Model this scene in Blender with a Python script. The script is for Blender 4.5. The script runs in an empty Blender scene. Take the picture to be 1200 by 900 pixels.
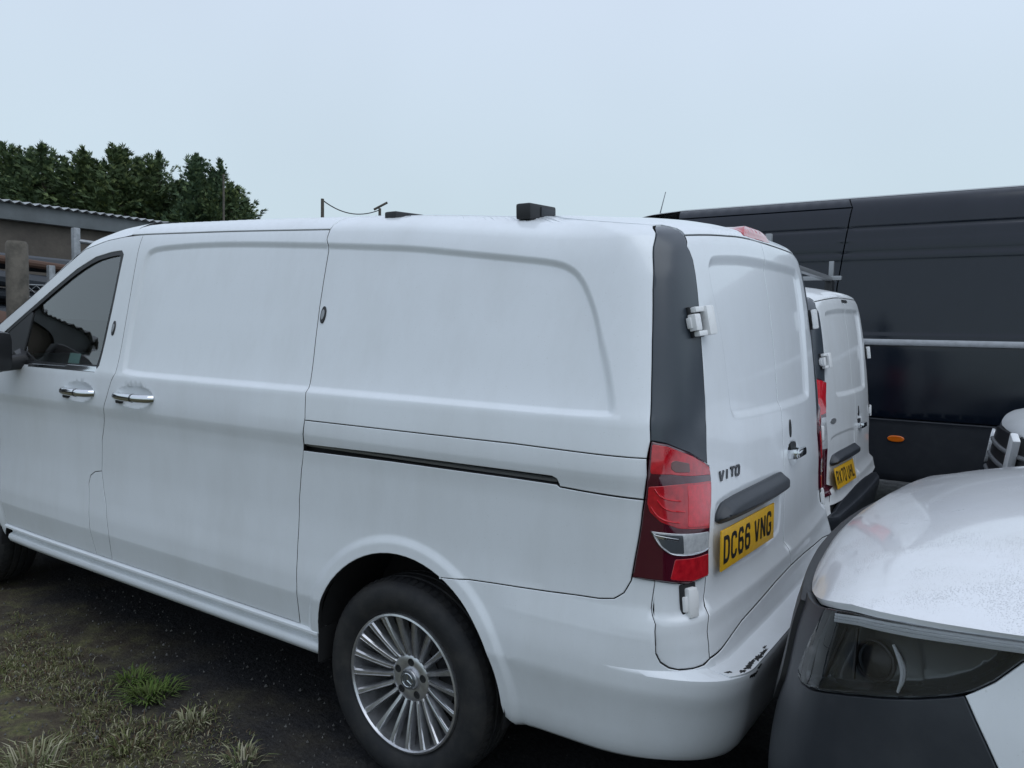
import bpy, bmesh, math, random
import numpy as np
from mathutils import Vector, Matrix
from mathutils.geometry import delaunay_2d_cdt
R_ = math.radians
random.seed(7); RNG = np.random.default_rng(7)
scene = bpy.context.scene
COL = scene.collection

# ------------------------------------------------------------------ camera
cam = bpy.data.cameras.new('camera'); camo = bpy.data.objects.new('camera', cam); COL.objects.link(camo)
cam.sensor_width = 36.0; cam.lens = 26.552; cam.clip_start = .05; cam.clip_end = 2000
camo.matrix_world = Matrix(((.832941, -.055259, .550596, 1.59444), (.553002, .047262, -.831838, -1.74988),
                            (.019944, .997353, .069925, 1.48248), (0, 0, 0, 1)))
scene.camera = camo
scene.render.resolution_x = 1024; scene.render.resolution_y = 768

# ------------------------------------------------------------------ overcast sky and veiled sun
SUN_EL, SUN_AZ = 60.0, 98.0            # azimuth of the sun seen from the scene, degrees from +Y towards +X
world = bpy.data.worlds.new('World'); scene.world = world; world.use_nodes = True
wn, wl = world.node_tree.nodes, world.node_tree.links; wn.clear()
w_out = wn.new('ShaderNodeOutputWorld'); w_bg = wn.new('ShaderNodeBackground')
w_sky = wn.new('ShaderNodeTexSky'); w_sky.sky_type = 'NISHITA'; w_sky.sun_disc = False
w_sky.sun_elevation = R_(SUN_EL); w_sky.sun_rotation = R_(SUN_AZ); w_sky.dust_density = 4.0; w_sky.air_density = 1.0; w_sky.altitude = 0
w_tc = wn.new('ShaderNodeTexCoord'); w_sep = wn.new('ShaderNodeSeparateXYZ')
w_ramp = wn.new('ShaderNodeValToRGB'); w_ramp.color_ramp.interpolation = 'B_SPLINE'
cr = w_ramp.color_ramp; cr.elements[0].position = .0; cr.elements[0].color = (.600, .745, .805, 1)
cr.elements[1].position = 1.0; cr.elements[1].color = (.74, .83, 1.0, 1)
e = cr.elements.new(.22); e.color = (.615, .745, .845, 1)
e = cr.elements.new(.50); e.color = (.690, .785, .960, 1)
w_noise = wn.new('ShaderNodeTexNoise'); w_noise.inputs['Scale'].default_value = 1.6; w_noise.inputs['Detail'].default_value = 3.0
w_mul = wn.new('ShaderNodeMapRange'); w_mul.inputs['From Min'].default_value = .30; w_mul.inputs['From Max'].default_value = .70; w_mul.inputs['To Min'].default_value = 9.5; w_mul.inputs['To Max'].default_value = 10.5
w_sc = wn.new('ShaderNodeVectorMath'); w_sc.operation = 'SCALE'
w_mix = wn.new('ShaderNodeMix'); w_mix.data_type = 'RGBA'; w_mix.inputs[0].default_value = .94      # thick cloud over the blue
wl.new(w_tc.outputs['Generated'], w_sep.inputs[0]); wl.new(w_sep.outputs['Z'], w_ramp.inputs[0])
wl.new(w_tc.outputs['Generated'], w_noise.inputs['Vector']); wl.new(w_noise.outputs['Fac'], w_mul.inputs['Value'])
wl.new(w_ramp.outputs['Color'], w_sc.inputs[0]); wl.new(w_mul.outputs['Result'], w_sc.inputs['Scale'])
wl.new(w_sky.outputs['Color'], w_mix.inputs['A']); wl.new(w_sc.outputs['Vector'], w_mix.inputs['B'])
wl.new(w_mix.outputs['Result'], w_bg.inputs['Color']); w_bg.inputs['Strength'].default_value = .10
wl.new(w_bg.outputs[0], w_out.inputs[0])
sun = bpy.data.lights.new('sun', 'SUN'); sun.energy = .80; sun.angle = R_(60); sun.color = (.90, .96, 1.0)
suno = bpy.data.objects.new('sun', sun); COL.objects.link(suno); suno.location = (3, -8, 12)
sd = Vector((math.sin(R_(SUN_AZ))*math.cos(R_(SUN_EL)), math.cos(R_(SUN_AZ))*math.cos(R_(SUN_EL)), math.sin(R_(SUN_EL))))
suno.rotation_euler = (-sd).to_track_quat('-Z', 'Y').to_euler()
scene.view_settings.view_transform = 'Standard'; scene.view_settings.look = 'None'
scene.view_settings.exposure = 0.0; scene.view_settings.gamma = 1.0

# ------------------------------------------------------------------ materials
MATS = {}
def mat(name, col=(.5, .5, .5), rough=.5, metal=0., coat=0., coat_rough=.05, spec=.5, noise=None, bump=None, alpha=None, emit=None):
    """noise = (scale, colour2, sharp lo, hi) ; bump = (scale, strength, distance)"""
    m = bpy.data.materials.new(name); m.use_nodes = True; MATS[name] = m
    nt = m.node_tree; b = nt.nodes['Principled BSDF']
    b.inputs['Base Color'].default_value = (*col, 1); b.inputs['Roughness'].default_value = rough
    b.inputs['Metallic'].default_value = metal; b.inputs['Coat Weight'].default_value = coat
    b.inputs['Coat Roughness'].default_value = coat_rough; b.inputs['Specular IOR Level'].default_value = spec
    tc = nt.nodes.new('ShaderNodeTexCoord')
    if noise:
        sc, c2, lo, hi = noise
        n = nt.nodes.new('ShaderNodeTexNoise'); n.inputs['Scale'].default_value = sc; n.inputs['Detail'].default_value = 8; n.inputs['Roughness'].default_value = .62
        r = nt.nodes.new('ShaderNodeMapRange'); r.inputs['From Min'].default_value = lo; r.inputs['From Max'].default_value = hi
        mx = nt.nodes.new('ShaderNodeMix'); mx.data_type = 'RGBA'; mx.inputs['A'].default_value = (*col, 1); mx.inputs['B'].default_value = (*c2, 1)
        nt.links.new(tc.outputs['Object'], n.inputs['Vector']); nt.links.new(n.outputs['Fac'], r.inputs['Value'])
        nt.links.new(r.outputs['Result'], mx.inputs[0]); nt.links.new(mx.outputs['Result'], b.inputs['Base Color'])
    if bump:
        sc, st, di = bump
        n = nt.nodes.new('ShaderNodeTexNoise'); n.inputs['Scale'].default_value = sc; n.inputs['Detail'].default_value = 5
        bp = nt.nodes.new('ShaderNodeBump'); bp.inputs['Strength'].default_value = st; bp.inputs['Distance'].default_value = di
        nt.links.new(tc.outputs['Object'], n.inputs['Vector']); nt.links.new(n.outputs['Fac'], bp.inputs['Height']); nt.links.new(bp.outputs['Normal'], b.inputs['Normal'])
    return m
def glass_mat(name, tint, gloss=1.0, ior=1.5, rough=.0):
    m = bpy.data.materials.new(name); m.use_nodes = True; MATS[name] = m; nt = m.node_tree; nt.nodes.clear()
    o = nt.nodes.new('ShaderNodeOutputMaterial'); mx = nt.nodes.new('ShaderNodeMixShader')
    t = nt.nodes.new('ShaderNodeBsdfTransparent'); t.inputs[0].default_value = (*tint, 1)
    g = nt.nodes.new('ShaderNodeBsdfGlossy'); g.inputs[0].default_value = (gloss, gloss, gloss, 1); g.inputs['Roughness'].default_value = rough
    f = nt.nodes.new('ShaderNodeFresnel'); f.inputs['IOR'].default_value = ior
    nt.links.new(f.outputs[0], mx.inputs[0]); nt.links.new(t.outputs[0], mx.inputs[1]); nt.links.new(g.outputs[0], mx.inputs[2]); nt.links.new(mx.outputs[0], o.inputs[0])
    return m

def paint(name, col, dirt, rough=.30, coat=.55, droplets=False):
    """car paint: clear coat, a faint uneven film of road dust and, where it rained, beads of water"""
    m = mat(name, col, rough, coat=coat, coat_rough=.07); nt = m.node_tree; b = nt.nodes['Principled BSDF']
    tc = nt.nodes.new('ShaderNodeTexCoord')
    n1 = nt.nodes.new('ShaderNodeTexNoise'); n1.inputs['Scale'].default_value = 3.2; n1.inputs['Detail'].default_value = 9; n1.inputs['Roughness'].default_value = .7
    mp = nt.nodes.new('ShaderNodeMapping'); mp.inputs['Scale'].default_value = (1.0, 1.0, .35)
    r1 = nt.nodes.new('ShaderNodeMapRange'); r1.inputs['From Min'].default_value = .42; r1.inputs['From Max'].default_value = .80; r1.inputs['To Max'].default_value = .60
    n2 = nt.nodes.new('ShaderNodeTexNoise'); n2.inputs['Scale'].default_value = 190.; n2.inputs['Detail'].default_value = 2
    r2 = nt.nodes.new('ShaderNodeMapRange'); r2.inputs['From Min'].default_value = .68; r2.inputs['From Max'].default_value = .74; r2.inputs['To Max'].default_value = .60
    ad = nt.nodes.new('ShaderNodeMath'); ad.operation = 'MAXIMUM'
    mx = nt.nodes.new('ShaderNodeMix'); mx.data_type = 'RGBA'; mx.inputs['A'].default_value = (*col, 1); mx.inputs['B'].default_value = (*dirt, 1)
    L = nt.links.new
    L(tc.outputs['Object'], mp.inputs['Vector']); L(mp.outputs['Vector'], n1.inputs['Vector']); L(n1.outputs['Fac'], r1.inputs['Value'])
    L(tc.outputs['Object'], n2.inputs['Vector']); L(n2.outputs['Fac'], r2.inputs['Value'])
    L(r1.outputs['Result'], ad.inputs[0]); L(r2.outputs['Result'], ad.inputs[1]); L(ad.outputs[0], mx.inputs[0]); L(mx.outputs['Result'], b.inputs['Base Color'])
    rr = nt.nodes.new('ShaderNodeMapRange'); rr.inputs['To Min'].default_value = rough-.04; rr.inputs['To Max'].default_value = rough+.16
    L(n1.outputs['Fac'], rr.inputs['Value']); L(rr.outputs['Result'], b.inputs['Roughness'])
    # faint waviness of pressed steel
    n3 = nt.nodes.new('ShaderNodeTexNoise'); n3.inputs['Scale'].default_value = 2.2; n3.inputs['Detail'].default_value = 1
    bp = nt.nodes.new('ShaderNodeBump'); bp.inputs['Strength'].default_value = .10; bp.inputs['Distance'].default_value = .02
    L(tc.outputs['Object'], n3.inputs['Vector']); L(n3.outputs['Fac'], bp.inputs['Height'])
    if droplets:
        vo = nt.nodes.new('ShaderNodeTexVoronoi'); vo.inputs['Scale'].default_value = 230.; vo.inputs['Randomness'].default_value = 1.
        wsz = nt.nodes.new('ShaderNodeTexNoise'); wsz.inputs['Scale'].default_value = 7.; wsz.inputs['Detail'].default_value = 4
        sz = nt.nodes.new('ShaderNodeMapRange'); sz.inputs['From Min'].default_value = .40; sz.inputs['From Max'].default_value = .62; sz.inputs['To Min'].default_value = .06; sz.inputs['To Max'].default_value = .44
        dv = nt.nodes.new('ShaderNodeMath'); dv.operation = 'DIVIDE'; iv = nt.nodes.new('ShaderNodeMath'); iv.operation = 'SUBTRACT'; iv.inputs[0].default_value = 1.; iv.use_clamp = True
        pw = nt.nodes.new('ShaderNodeMath'); pw.operation = 'POWER'; pw.inputs[1].default_value = .5
        b2 = nt.nodes.new('ShaderNodeBump'); b2.inputs['Strength'].default_value = .85; b2.inputs['Distance'].default_value = .0010
        L(tc.outputs['Object'], vo.inputs['Vector']); L(tc.outputs['Object'], wsz.inputs['Vector']); L(wsz.outputs['Fac'], sz.inputs['Value'])
        L(vo.outputs['Distance'], dv.inputs[0]); L(sz.outputs['Result'], dv.inputs[1]); L(dv.outputs[0], iv.inputs[1]); L(iv.outputs[0], pw.inputs[0])
        L(pw.outputs[0], b2.inputs['Height']); L(bp.outputs['Normal'], b2.inputs['Normal']); L(b2.outputs['Normal'], b.inputs['Normal'])
        L(b2.outputs['Normal'], b.inputs['Coat Normal'])
    else:
        L(bp.outputs['Normal'], b.inputs['Normal']); L(bp.outputs['Normal'], b.inputs['Coat Normal'])
    return m

paint('white_paint', (.75, .785, .815), (.61, .63, .635))
paint('white_paint_far', (.74, .765, .78), (.55, .555, .54), rough=.34)
paint('wet_white_paint', (.77, .785, .81), (.60, .60, .58), rough=.24, coat=.8, droplets=True)
paint('black_paint', (.004, .008, .016), (.012, .016, .026), rough=.10, coat=0.)
mat('grey_plastic', (.024, .029, .036), .46, bump=(420, .12, .001), noise=(6, (.036, .042, .05), .4, .75))
mat('pillar_trim', (.030, .040, .052), .30, coat=.25, coat_rough=.2, noise=(4, (.040, .050, .062), .35, .7))
mat('black_plastic', (.012, .013, .015), .45)
mat('bumper_plastic', (.022, .026, .033), .42, noise=(9, (.034, .038, .045), .45, .8), bump=(300, .10, .001))
mat('rubber', (.010, .011, .013), .72, noise=(11, (.034, .032, .030), .42, .74), bump=(60, .2, .003))
mat('alloy', (.60, .61, .63), .28, metal=.85, noise=(30, (.36, .36, .37), .45, .8))
mat('alloy_edge', (.62, .63, .65), .20, metal=.95)
mat('chrome', (.72, .74, .76), .09, metal=1.)
mat('steel', (.30, .31, .32), .42, metal=.7)
mat('dark_steel', (.045, .045, .048), .5, metal=.4)
mat('hinge_white', (.78, .79, .79), .38, noise=(60, (.60, .60, .58), .55, .8))
mat('red_lens', (.55, .012, .022), .10, coat=1., coat_rough=.02, noise=(45, (.36, .006, .014), .35, .65))
mat('bright_red', (.74, .018, .035), .12, coat=1., coat_rough=.02, noise=(60, (.55, .01, .02), .35, .65))
mat('deep_red', (.060, .003, .012), .08, coat=1., coat_rough=.02)
mat('smoke_lens', (.11, .035, .03), .15, coat=1.)
mat('clear_lens', (.74, .76, .77), .14, metal=.25, coat=1., noise=(70, (.50, .52, .54), .3, .7))
mat('grey_lens', (.13, .145, .16), .15, metal=.5, coat=1.)
mat('plate_yellow', (.70, .40, .015), .35, noise=(40, (.60, .33, .02), .4, .75))
mat('plate_black', (.008, .008, .009), .4)
mat('gap_shade', (.010, .010, .011), .7)  # near-black standing in for the shade inside the panel gaps
mat('badge_metal', (.10, .105, .115), .22, metal=.8)
mat('inner_dark', (.012, .012, .013), .8)
mat('cab_plastic', (.05, .055, .06), .7)
mat('seat_cloth', (.03, .033, .04), .9, bump=(200, .3, .002))
mat('orange_lens', (.80, .17, .01), .18, coat=.8)
mat('strip_grey', (.40, .42, .44), .42, noise=(20, (.28, .29, .30), .45, .8))
mat('headlamp_dark', (.085, .094, .102), .22, metal=.3, coat=.6)
mat('headlamp_reflector', (.58, .60, .62), .16, metal=1.)
mat('light_guide', (.90, .91, .92), .30)
glass_mat('window_glass', (.80, .89, .87), ior=2.2)
glass_mat('lamp_glass', (.88, .90, .92), ior=1.75, rough=.02)
mat('roof_sheet', (.40, .42, .44), .6, noise=(1.4, (.26, .27, .28), .4, .7))
mat('fascia', (.17, .19, .20), .6, noise=(2.5, (.11, .12, .125), .4, .75))
mat('shed_wall', (.135, .117, .098), .9, noise=(.9, (.062, .054, .048), .40, .68), bump=(14, .5, .02))
mat('wood_post', (.13, .115, .095), .85, noise=(9, (.06, .055, .045), .4, .7), bump=(30, .5, .008))
mat('galv_steel', (.34, .36, .38), .45, metal=.6, noise=(25, (.22, .23, .24), .4, .7))
mat('wire_black', (.02, .02, .022), .6)
mat('pile_dark', (.030, .036, .045), .55)
mat('pile_rust', (.085, .045, .03), .8)
mat('bark', (.06, .045, .035), .9)
mat('old_tape', (.50, .66, .64), .5)

# ------------------------------------------------------------------ object helpers
def tag(o, label=None, cat=None, group=None, kind=None):
    if label: o['label'] = label
    if cat: o['category'] = cat
    if group: o['group'] = group
    if kind: o['kind'] = kind
    return o
def empty(name, loc, label=None, cat=None, group=None):
    o = bpy.data.objects.new(name, None); o.location = loc; o.empty_display_size = .2; COL.objects.link(o)
    return tag(o, label, cat, group)
def parent(o, par):
    if par is not None:
        o.parent = par
        o.matrix_parent_inverse = Matrix.Translation(-par.location)      # every location here is a world location
def linkm(name, me, m=None, par=None):
    o = bpy.data.objects.new(name, me); COL.objects.link(o)
    if m is not None and not me.materials: me.materials.append(MATS[m])
    parent(o, par); return o
def mesh_np(name, V, F, m, par=None, smooth=None, normals=None):
    me = bpy.data.meshes.new(name); me.from_pydata([tuple(map(float, v)) for v in V], [], [tuple(map(int, f)) for f in F]); me.update()
    if smooth is not None:
        me.polygons.foreach_set('use_smooth', [True]*len(me.polygons)); me.set_sharp_from_angle(angle=R_(smooth))
    o = linkm(name, me, m, par); return o
class MB:
    """collects shapes and links them as one mesh object"""
    def __init__(s): s.V = []; s.F = []
    def add(s, V, F):
        n = len(s.V); s.V += [tuple(map(float, v)) for v in V]; s.F += [tuple(int(i)+n for i in f) for f in F]; return s
    def box(s, c, size, rz=0., bev=0., M=None):
        bm = bmesh.new(); bmesh.ops.create_cube(bm, size=1.)
        for v in bm.verts: v.co = Vector((v.co.x*size[0], v.co.y*size[1], v.co.z*size[2]))
        if bev > 0: bmesh.ops.bevel(bm, geom=bm.edges[:], offset=bev, segments=2, affect='EDGES', profile=.6)
        T = (M if M is not None else Matrix.Translation(c) @ Matrix.Rotation(rz, 4, 'Z'))
        bm.verts.index_update(); s.add([T @ v.co for v in bm.verts], [[v.index for v in f.verts] for f in bm.faces]); bm.free(); return s
    def tube(s, pts, r, n=8, cap=True, closed=False):
        pts = [Vector(q) for q in pts]; rs = r if hasattr(r, '__len__') else [r]*len(pts); V = []; F = []; m = len(pts)
        up = None
        for i, q in enumerate(pts):
            t = (pts[(i+1) % m]-pts[i-1]) if closed else (pts[min(i+1, m-1)]-pts[max(i-1, 0)]); t.normalize()
            if up is None: up = t.orthogonal().normalized()
            up = (up-t*up.dot(t)); up = up.normalized() if up.length > 1e-6 else t.orthogonal().normalized()
            b = t.cross(up)
            V += [q+(up*math.cos(2*math.pi*k/n)+b*math.sin(2*math.pi*k/n))*rs[i] for k in range(n)]
        for i in range(m if closed else m-1):
            j = (i+1) % m
            F += [(i*n+k, i*n+(k+1) % n, j*n+(k+1) % n, j*n+k) for k in range(n)]
        if cap and not closed: F += [tuple(range(n))[::-1], tuple(range((m-1)*n, m*n))]
        return s.add(V, F)
    def lathe(s, prof, c, n=48, axis='Y', closed=False):
        """prof: (radius, along-axis) pairs"""
        V = []; F = []; m = len(prof)
        for k in range(n):
            a = 2*math.pi*k/n; ca, sa = math.cos(a), math.sin(a)
            for (r, h) in prof:
                V.append((c[0]+r*ca, c[1]+h, c[2]+r*sa) if axis == 'Y' else (c[0]+r*ca, c[1]+r*sa, c[2]+h))
        for k in range(n):
            k2 = (k+1) % n
            for i in range(m if closed else m-1):
                j = (i+1) % m; F.append((k*m+i, k2*m+i, k2*m+j, k*m+j))
        return s.add(V, F)
    def prism(s, loop0, loop1):
        n = len(loop0); return s.add(list(loop0)+list(loop1), [tuple(range(n))[::-1], tuple(range(n, 2*n))]+[(i, (i+1) % n, n+(i+1) % n, n+i) for i in range(n)])
    def xf(s, f): s.V = [tuple(f(v)) for v in s.V]; return s
    def build(s, name, m, par=None, smooth=35):
        return mesh_np(name, s.V, s.F, m, par, smooth)

# ------------------------------------------------------------------ polygon helpers
def dens(pts, step=.02, closed=True):
    out = []; n = len(pts)
    for i in range(n if closed else n-1):
        a = np.array(pts[i], float); b = np.array(pts[(i+1) % n], float); k = max(1, int(np.ceil(np.hypot(*(b-a))/step)))
        out += [tuple(a+(b-a)*j/k) for j in range(k)]
    if not closed: out.append(tuple(pts[-1]))
    return out
def chaikin(pts, n=2, closed=True):
    for _ in range(n):
        q = []; m = len(pts)
        for i in range(m if closed else m-1):
            a = np.array(pts[i], float); b = np.array(pts[(i+1) % m], float); q += [tuple(.75*a+.25*b), tuple(.25*a+.75*b)]
        pts = q if closed else [pts[0]]+q[1:-1]+[pts[-1]]
    return pts
def area(p):
    p = np.asarray(p); x, y = p[:, 0], p[:, 1]; return .5*np.sum(x*np.roll(y, -1)-np.roll(x, -1)*y)
def ccw(p): return list(p) if area(p) > 0 else list(p)[::-1]
def clean(p, eps=1e-4):
    o = []
    for q in p:
        if not o or math.hypot(q[0]-o[-1][0], q[1]-o[-1][1]) > eps: o.append(tuple(q))
    if math.hypot(o[0][0]-o[-1][0], o[0][1]-o[-1][1]) < eps: o.pop()
    return o
def inset(p, d):
    """move a CCW loop inwards by d (outwards for negative d)"""
    p = np.asarray(p, float); e = np.roll(p, -1, 0)-p; e /= np.linalg.norm(e, axis=1)[:, None]+1e-12
    n = np.stack([-e[:, 1], e[:, 0]], -1); n0 = np.roll(n, 1, 0); b = n+n0; l = (b*b).sum(1)[:, None]
    b = np.where(l > .3, 2*b/np.maximum(l, 1e-9), n)          # mitre
    return p+b*d
def inpoly(P_, poly):
    poly = np.asarray(poly, float); x, y = P_[:, 0][:, None], P_[:, 1][:, None]
    x0, y0 = poly[:, 0], poly[:, 1]; x1, y1 = np.roll(x0, -1), np.roll(y0, -1)
    c = ((y0 > y) != (y1 > y)) & (x < (x1-x0)*(y-y0)/(np.where(y1 == y0, 1e-12, y1-y0))+x0)
    return c.sum(1) % 2 == 1
def pdist(P_, poly, closed=True):
    poly = np.asarray(poly, float); a = poly if closed else poly[:-1]; b = np.roll(poly, -1, 0) if closed else poly[1:]
    ab = b-a; ap = P_[:, None, :]-a[None]; t = np.clip((ap*ab).sum(-1)/((ab*ab).sum(-1)+1e-12), 0, 1)
    return np.sqrt((((ap-t[..., None]*ab)**2).sum(-1)).min(1))
def sdf(P_, poly):
    d = pdist(P_, poly); return np.where(inpoly(P_, poly), d, -d)
def sstep(a, b, x):
    t = np.clip((x-a)/(b-a), 0, 1); return t*t*(3-2*t)
# --- SURF BEGIN
HW = .964
_Z  = np.array([.30,.318,.34,.395,.405,.525,.543,.552,.60,.70,.85,1.00,1.06,1.110,1.119,1.235,1.255,1.275,1.5,1.7,1.76,1.80,1.83,1.85,1.87,1.885,1.897,1.905,1.91])
_D  = np.array([.15,.085,.058,.037,.0345,.0110,.0072,.006,.006,.013,.021,.019,.0135,.0022,.0008,.0122,.016,.024,.082,.128,.143,.157,.172,.195,.235,.29,.40,.60,.95])
_ZR = np.array([.30,.318,.34,.40,.50,.585,.600,.606,.632,.66,.70,.725,.735,.757,.80,.95,1.10,1.25,1.5,1.70,1.76,1.80,1.83,1.85,1.87,1.885,1.897,1.905,1.91])
_XR = np.array([.90,.965,1.005,1.035,1.055,1.068,1.066,.998,.984,.978,.970,.969,.967,.946,.942,.940,.928,.915,.885,.850,.835,.822,.800,.755,.68,.60,.47,.30,.05])
X1, LC, SC, CB0 = .66, .34, 1.70, .23
def _bow(v): return np.interp(v, [.60, .66, .75, .9, 1.3, 1.8], [.02, .03, .05, .06, .06, .06])
def _pch(x, X, Y):
    """monotone cubic (Fritsch-Carlson) interpolation"""
    h = np.diff(X); m = np.diff(Y)/h
    d = np.zeros_like(Y); d[0] = m[0]; d[-1] = m[-1]
    w1 = 2*h[1:]+h[:-1]; w2 = h[1:]+2*h[:-1]
    ok = m[:-1]*m[1:] > 0
    mm0 = np.where(ok, m[:-1], 1.); mm1 = np.where(ok, m[1:], 1.)
    d[1:-1] = np.where(ok, (w1+w2)/(w1/mm0+w2/mm1), 0.)
    x = np.clip(x, X[0], X[-1]); i = np.clip(np.searchsorted(X, x, side='right')-1, 0, len(X)-2)
    t = (x-X[i])/h[i]; t2 = t*t; t3 = t2*t
    return (2*t3-3*t2+1)*Y[i]+(t3-2*t2+t)*h[i]*d[i]+(-2*t3+3*t2)*Y[i+1]+(t3-t2)*h[i]*d[i+1]
def side_d(x, v):
    x = np.asarray(x, float)
    return _pch(v, _Z, _D) + .11*np.clip((-2.2-x)/1.8, 0, 2)**2 + .010*np.clip(x/.66, 0, 2)**2
def tilt(x, y, v):
    r = np.clip((v-1.25)/.6, 0, 1); a = (y-.964)/.764; c = np.clip((x+.15)/.80, 0, 1); c = c*c*(3-2*c)
    return r*(_pch(x, np.array([-3., -1.9, -1.2, -.5, .2, .5, .8]), np.array([.078, .077, .058, .028, -.004, -.006, .0])) + .02*np.clip(a, -1, 1)
              - .05*c*np.clip(a*a, 0, 1)*np.clip((.964-y)*3, 0, 1))
def P(s, v):
    s = np.asarray(s, float); v = np.asarray(v, float); s, v = np.broadcast_arrays(s, v)
    mir = s > SC; s0 = np.where(mir, 2*SC-s, s)
    xr = _pch(v, _ZR, _XR)+.014; BOW = _bow(v)
    XA = np.minimum(X1, xr-.16)                 # the roof rings are shorter than the flank
    # side
    sw = np.where(s0 > -.5, -.5+(np.minimum(s0, X1)+.5)*(XA+.5)/(X1+.5), s0)
    xs = sw; ys = side_d(xs, v)
    # corner
    dA = side_d(XA, v); sl = .010*2*np.clip(XA/.66, 0, 2)/.66
    CB = CB0 + .25*np.clip((v-1.78)/.1, 0, 1); yB = np.minimum(dA + CB, HW-.02); xB = xr - BOW*((yB-HW)/HW)**2; slB = -2*BOW*(yB-HW)/HW**2
    # corner tip = intersection of tangents
    # line A: y = dA+sl*(x-X1); line B: x = xB+slB*(y-yB)
    Cy = (dA+sl*(xB-slB*yB-XA))/(1-sl*slB); Cx = xB+slB*(Cy-yB)
    t = np.clip((s0-X1)/LC, 0, 1); k = np.interp(v, [.3, .5, .6, .7, 1.2, 1.7, 1.88], [.55, .58, .62, .76, .80, .82, .6])
    p1x = XA+(Cx-XA)*k; p1y = dA+(Cy-dA)*k; p2x = xB+(Cx-xB)*k; p2y = yB+(Cy-yB)*k
    b0, b1, b2, b3 = (1-t)**3, 3*t*(1-t)**2, 3*t*t*(1-t), t**3
    xc = b0*XA+b1*p1x+b2*p2x+b3*xB; yc = b0*dA+b1*p1y+b2*p2y+b3*yB
    # rear
    yr = yB+(np.clip(s0, X1+LC, SC)-X1-LC)/(SC-X1-LC)*(HW-yB); xrr = xr-BOW*((yr-HW)/HW)**2
    side = s0 <= X1; rear = s0 >= X1+LC
    x = np.where(side, xs, np.where(rear, xrr, xc)); y = np.where(side, ys, np.where(rear, yr, yc))
    x = np.where(side, sw, x)
    y = np.where(mir, 2*HW-y, y); z = v+tilt(x, y, v)
    return np.stack([x, y, z], -1)
# --- SURF END
# --- SURF2 BEGIN
NOSE_R = np.array([(1.170,.75),(1.173,.60),(1.185,.42),(1.205,.24),(1.235,.08),(1.285,-.05),(1.36,-.135),(1.47,-.19),(1.64,-.222),(1.90,-.24),(2.3,-.25),(3.2,-.25)])
NOSE_T = np.concatenate([[0], np.cumsum(np.hypot(*np.diff(NOSE_R, axis=0).T))])
NOSE_C = .75
def nose_ring(t):
    x = _pch(t, NOSE_T, NOSE_R[:,0]); y = np.interp(t, NOSE_T, NOSE_R[:,1])
    # smooth y with small kernel
    y = (np.interp(t-.05, NOSE_T, NOSE_R[:,1])+2*np.interp(t, NOSE_T, NOSE_R[:,1])+np.interp(t+.05, NOSE_T, NOSE_R[:,1]))/4
    return x, y
def nose_edge_z(t):
    return np.interp(t, [0, .3, .60, .76, .9165, 1.03, 1.2, 1.6, 2.0, 2.5, 3.0], [.865, .872, .880, .905, .946, .961, .980, 1.03, 1.08, 1.12, 1.14])
def N(t, v):
    t = np.asarray(t, float); v = np.asarray(v, float); t, v = np.broadcast_arrays(t, v)
    x, y = nose_ring(t); e = 1e-3; x2, y2 = nose_ring(t+e); x1, y1 = nose_ring(t-e)
    tx, ty = x2-x1, y2-y1; l = np.hypot(tx, ty)+1e-12; nx, ny = ty/l, -tx/l      # outward (away from body)
    w = np.interp(t, [0, .7, 1.1, 1.5, 2.0], [1., 1., .75, .45, .3])
    off = _pch(v, np.array([.22,.28,.36,.46,.58,.70,.80,.90,1.0,1.12]), np.array([.0,.05,.078,.08,.066,.044,.028,.004,-.01,-.05]))
    return np.stack([x+nx*off*w, y+ny*off*w, v], -1)
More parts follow.
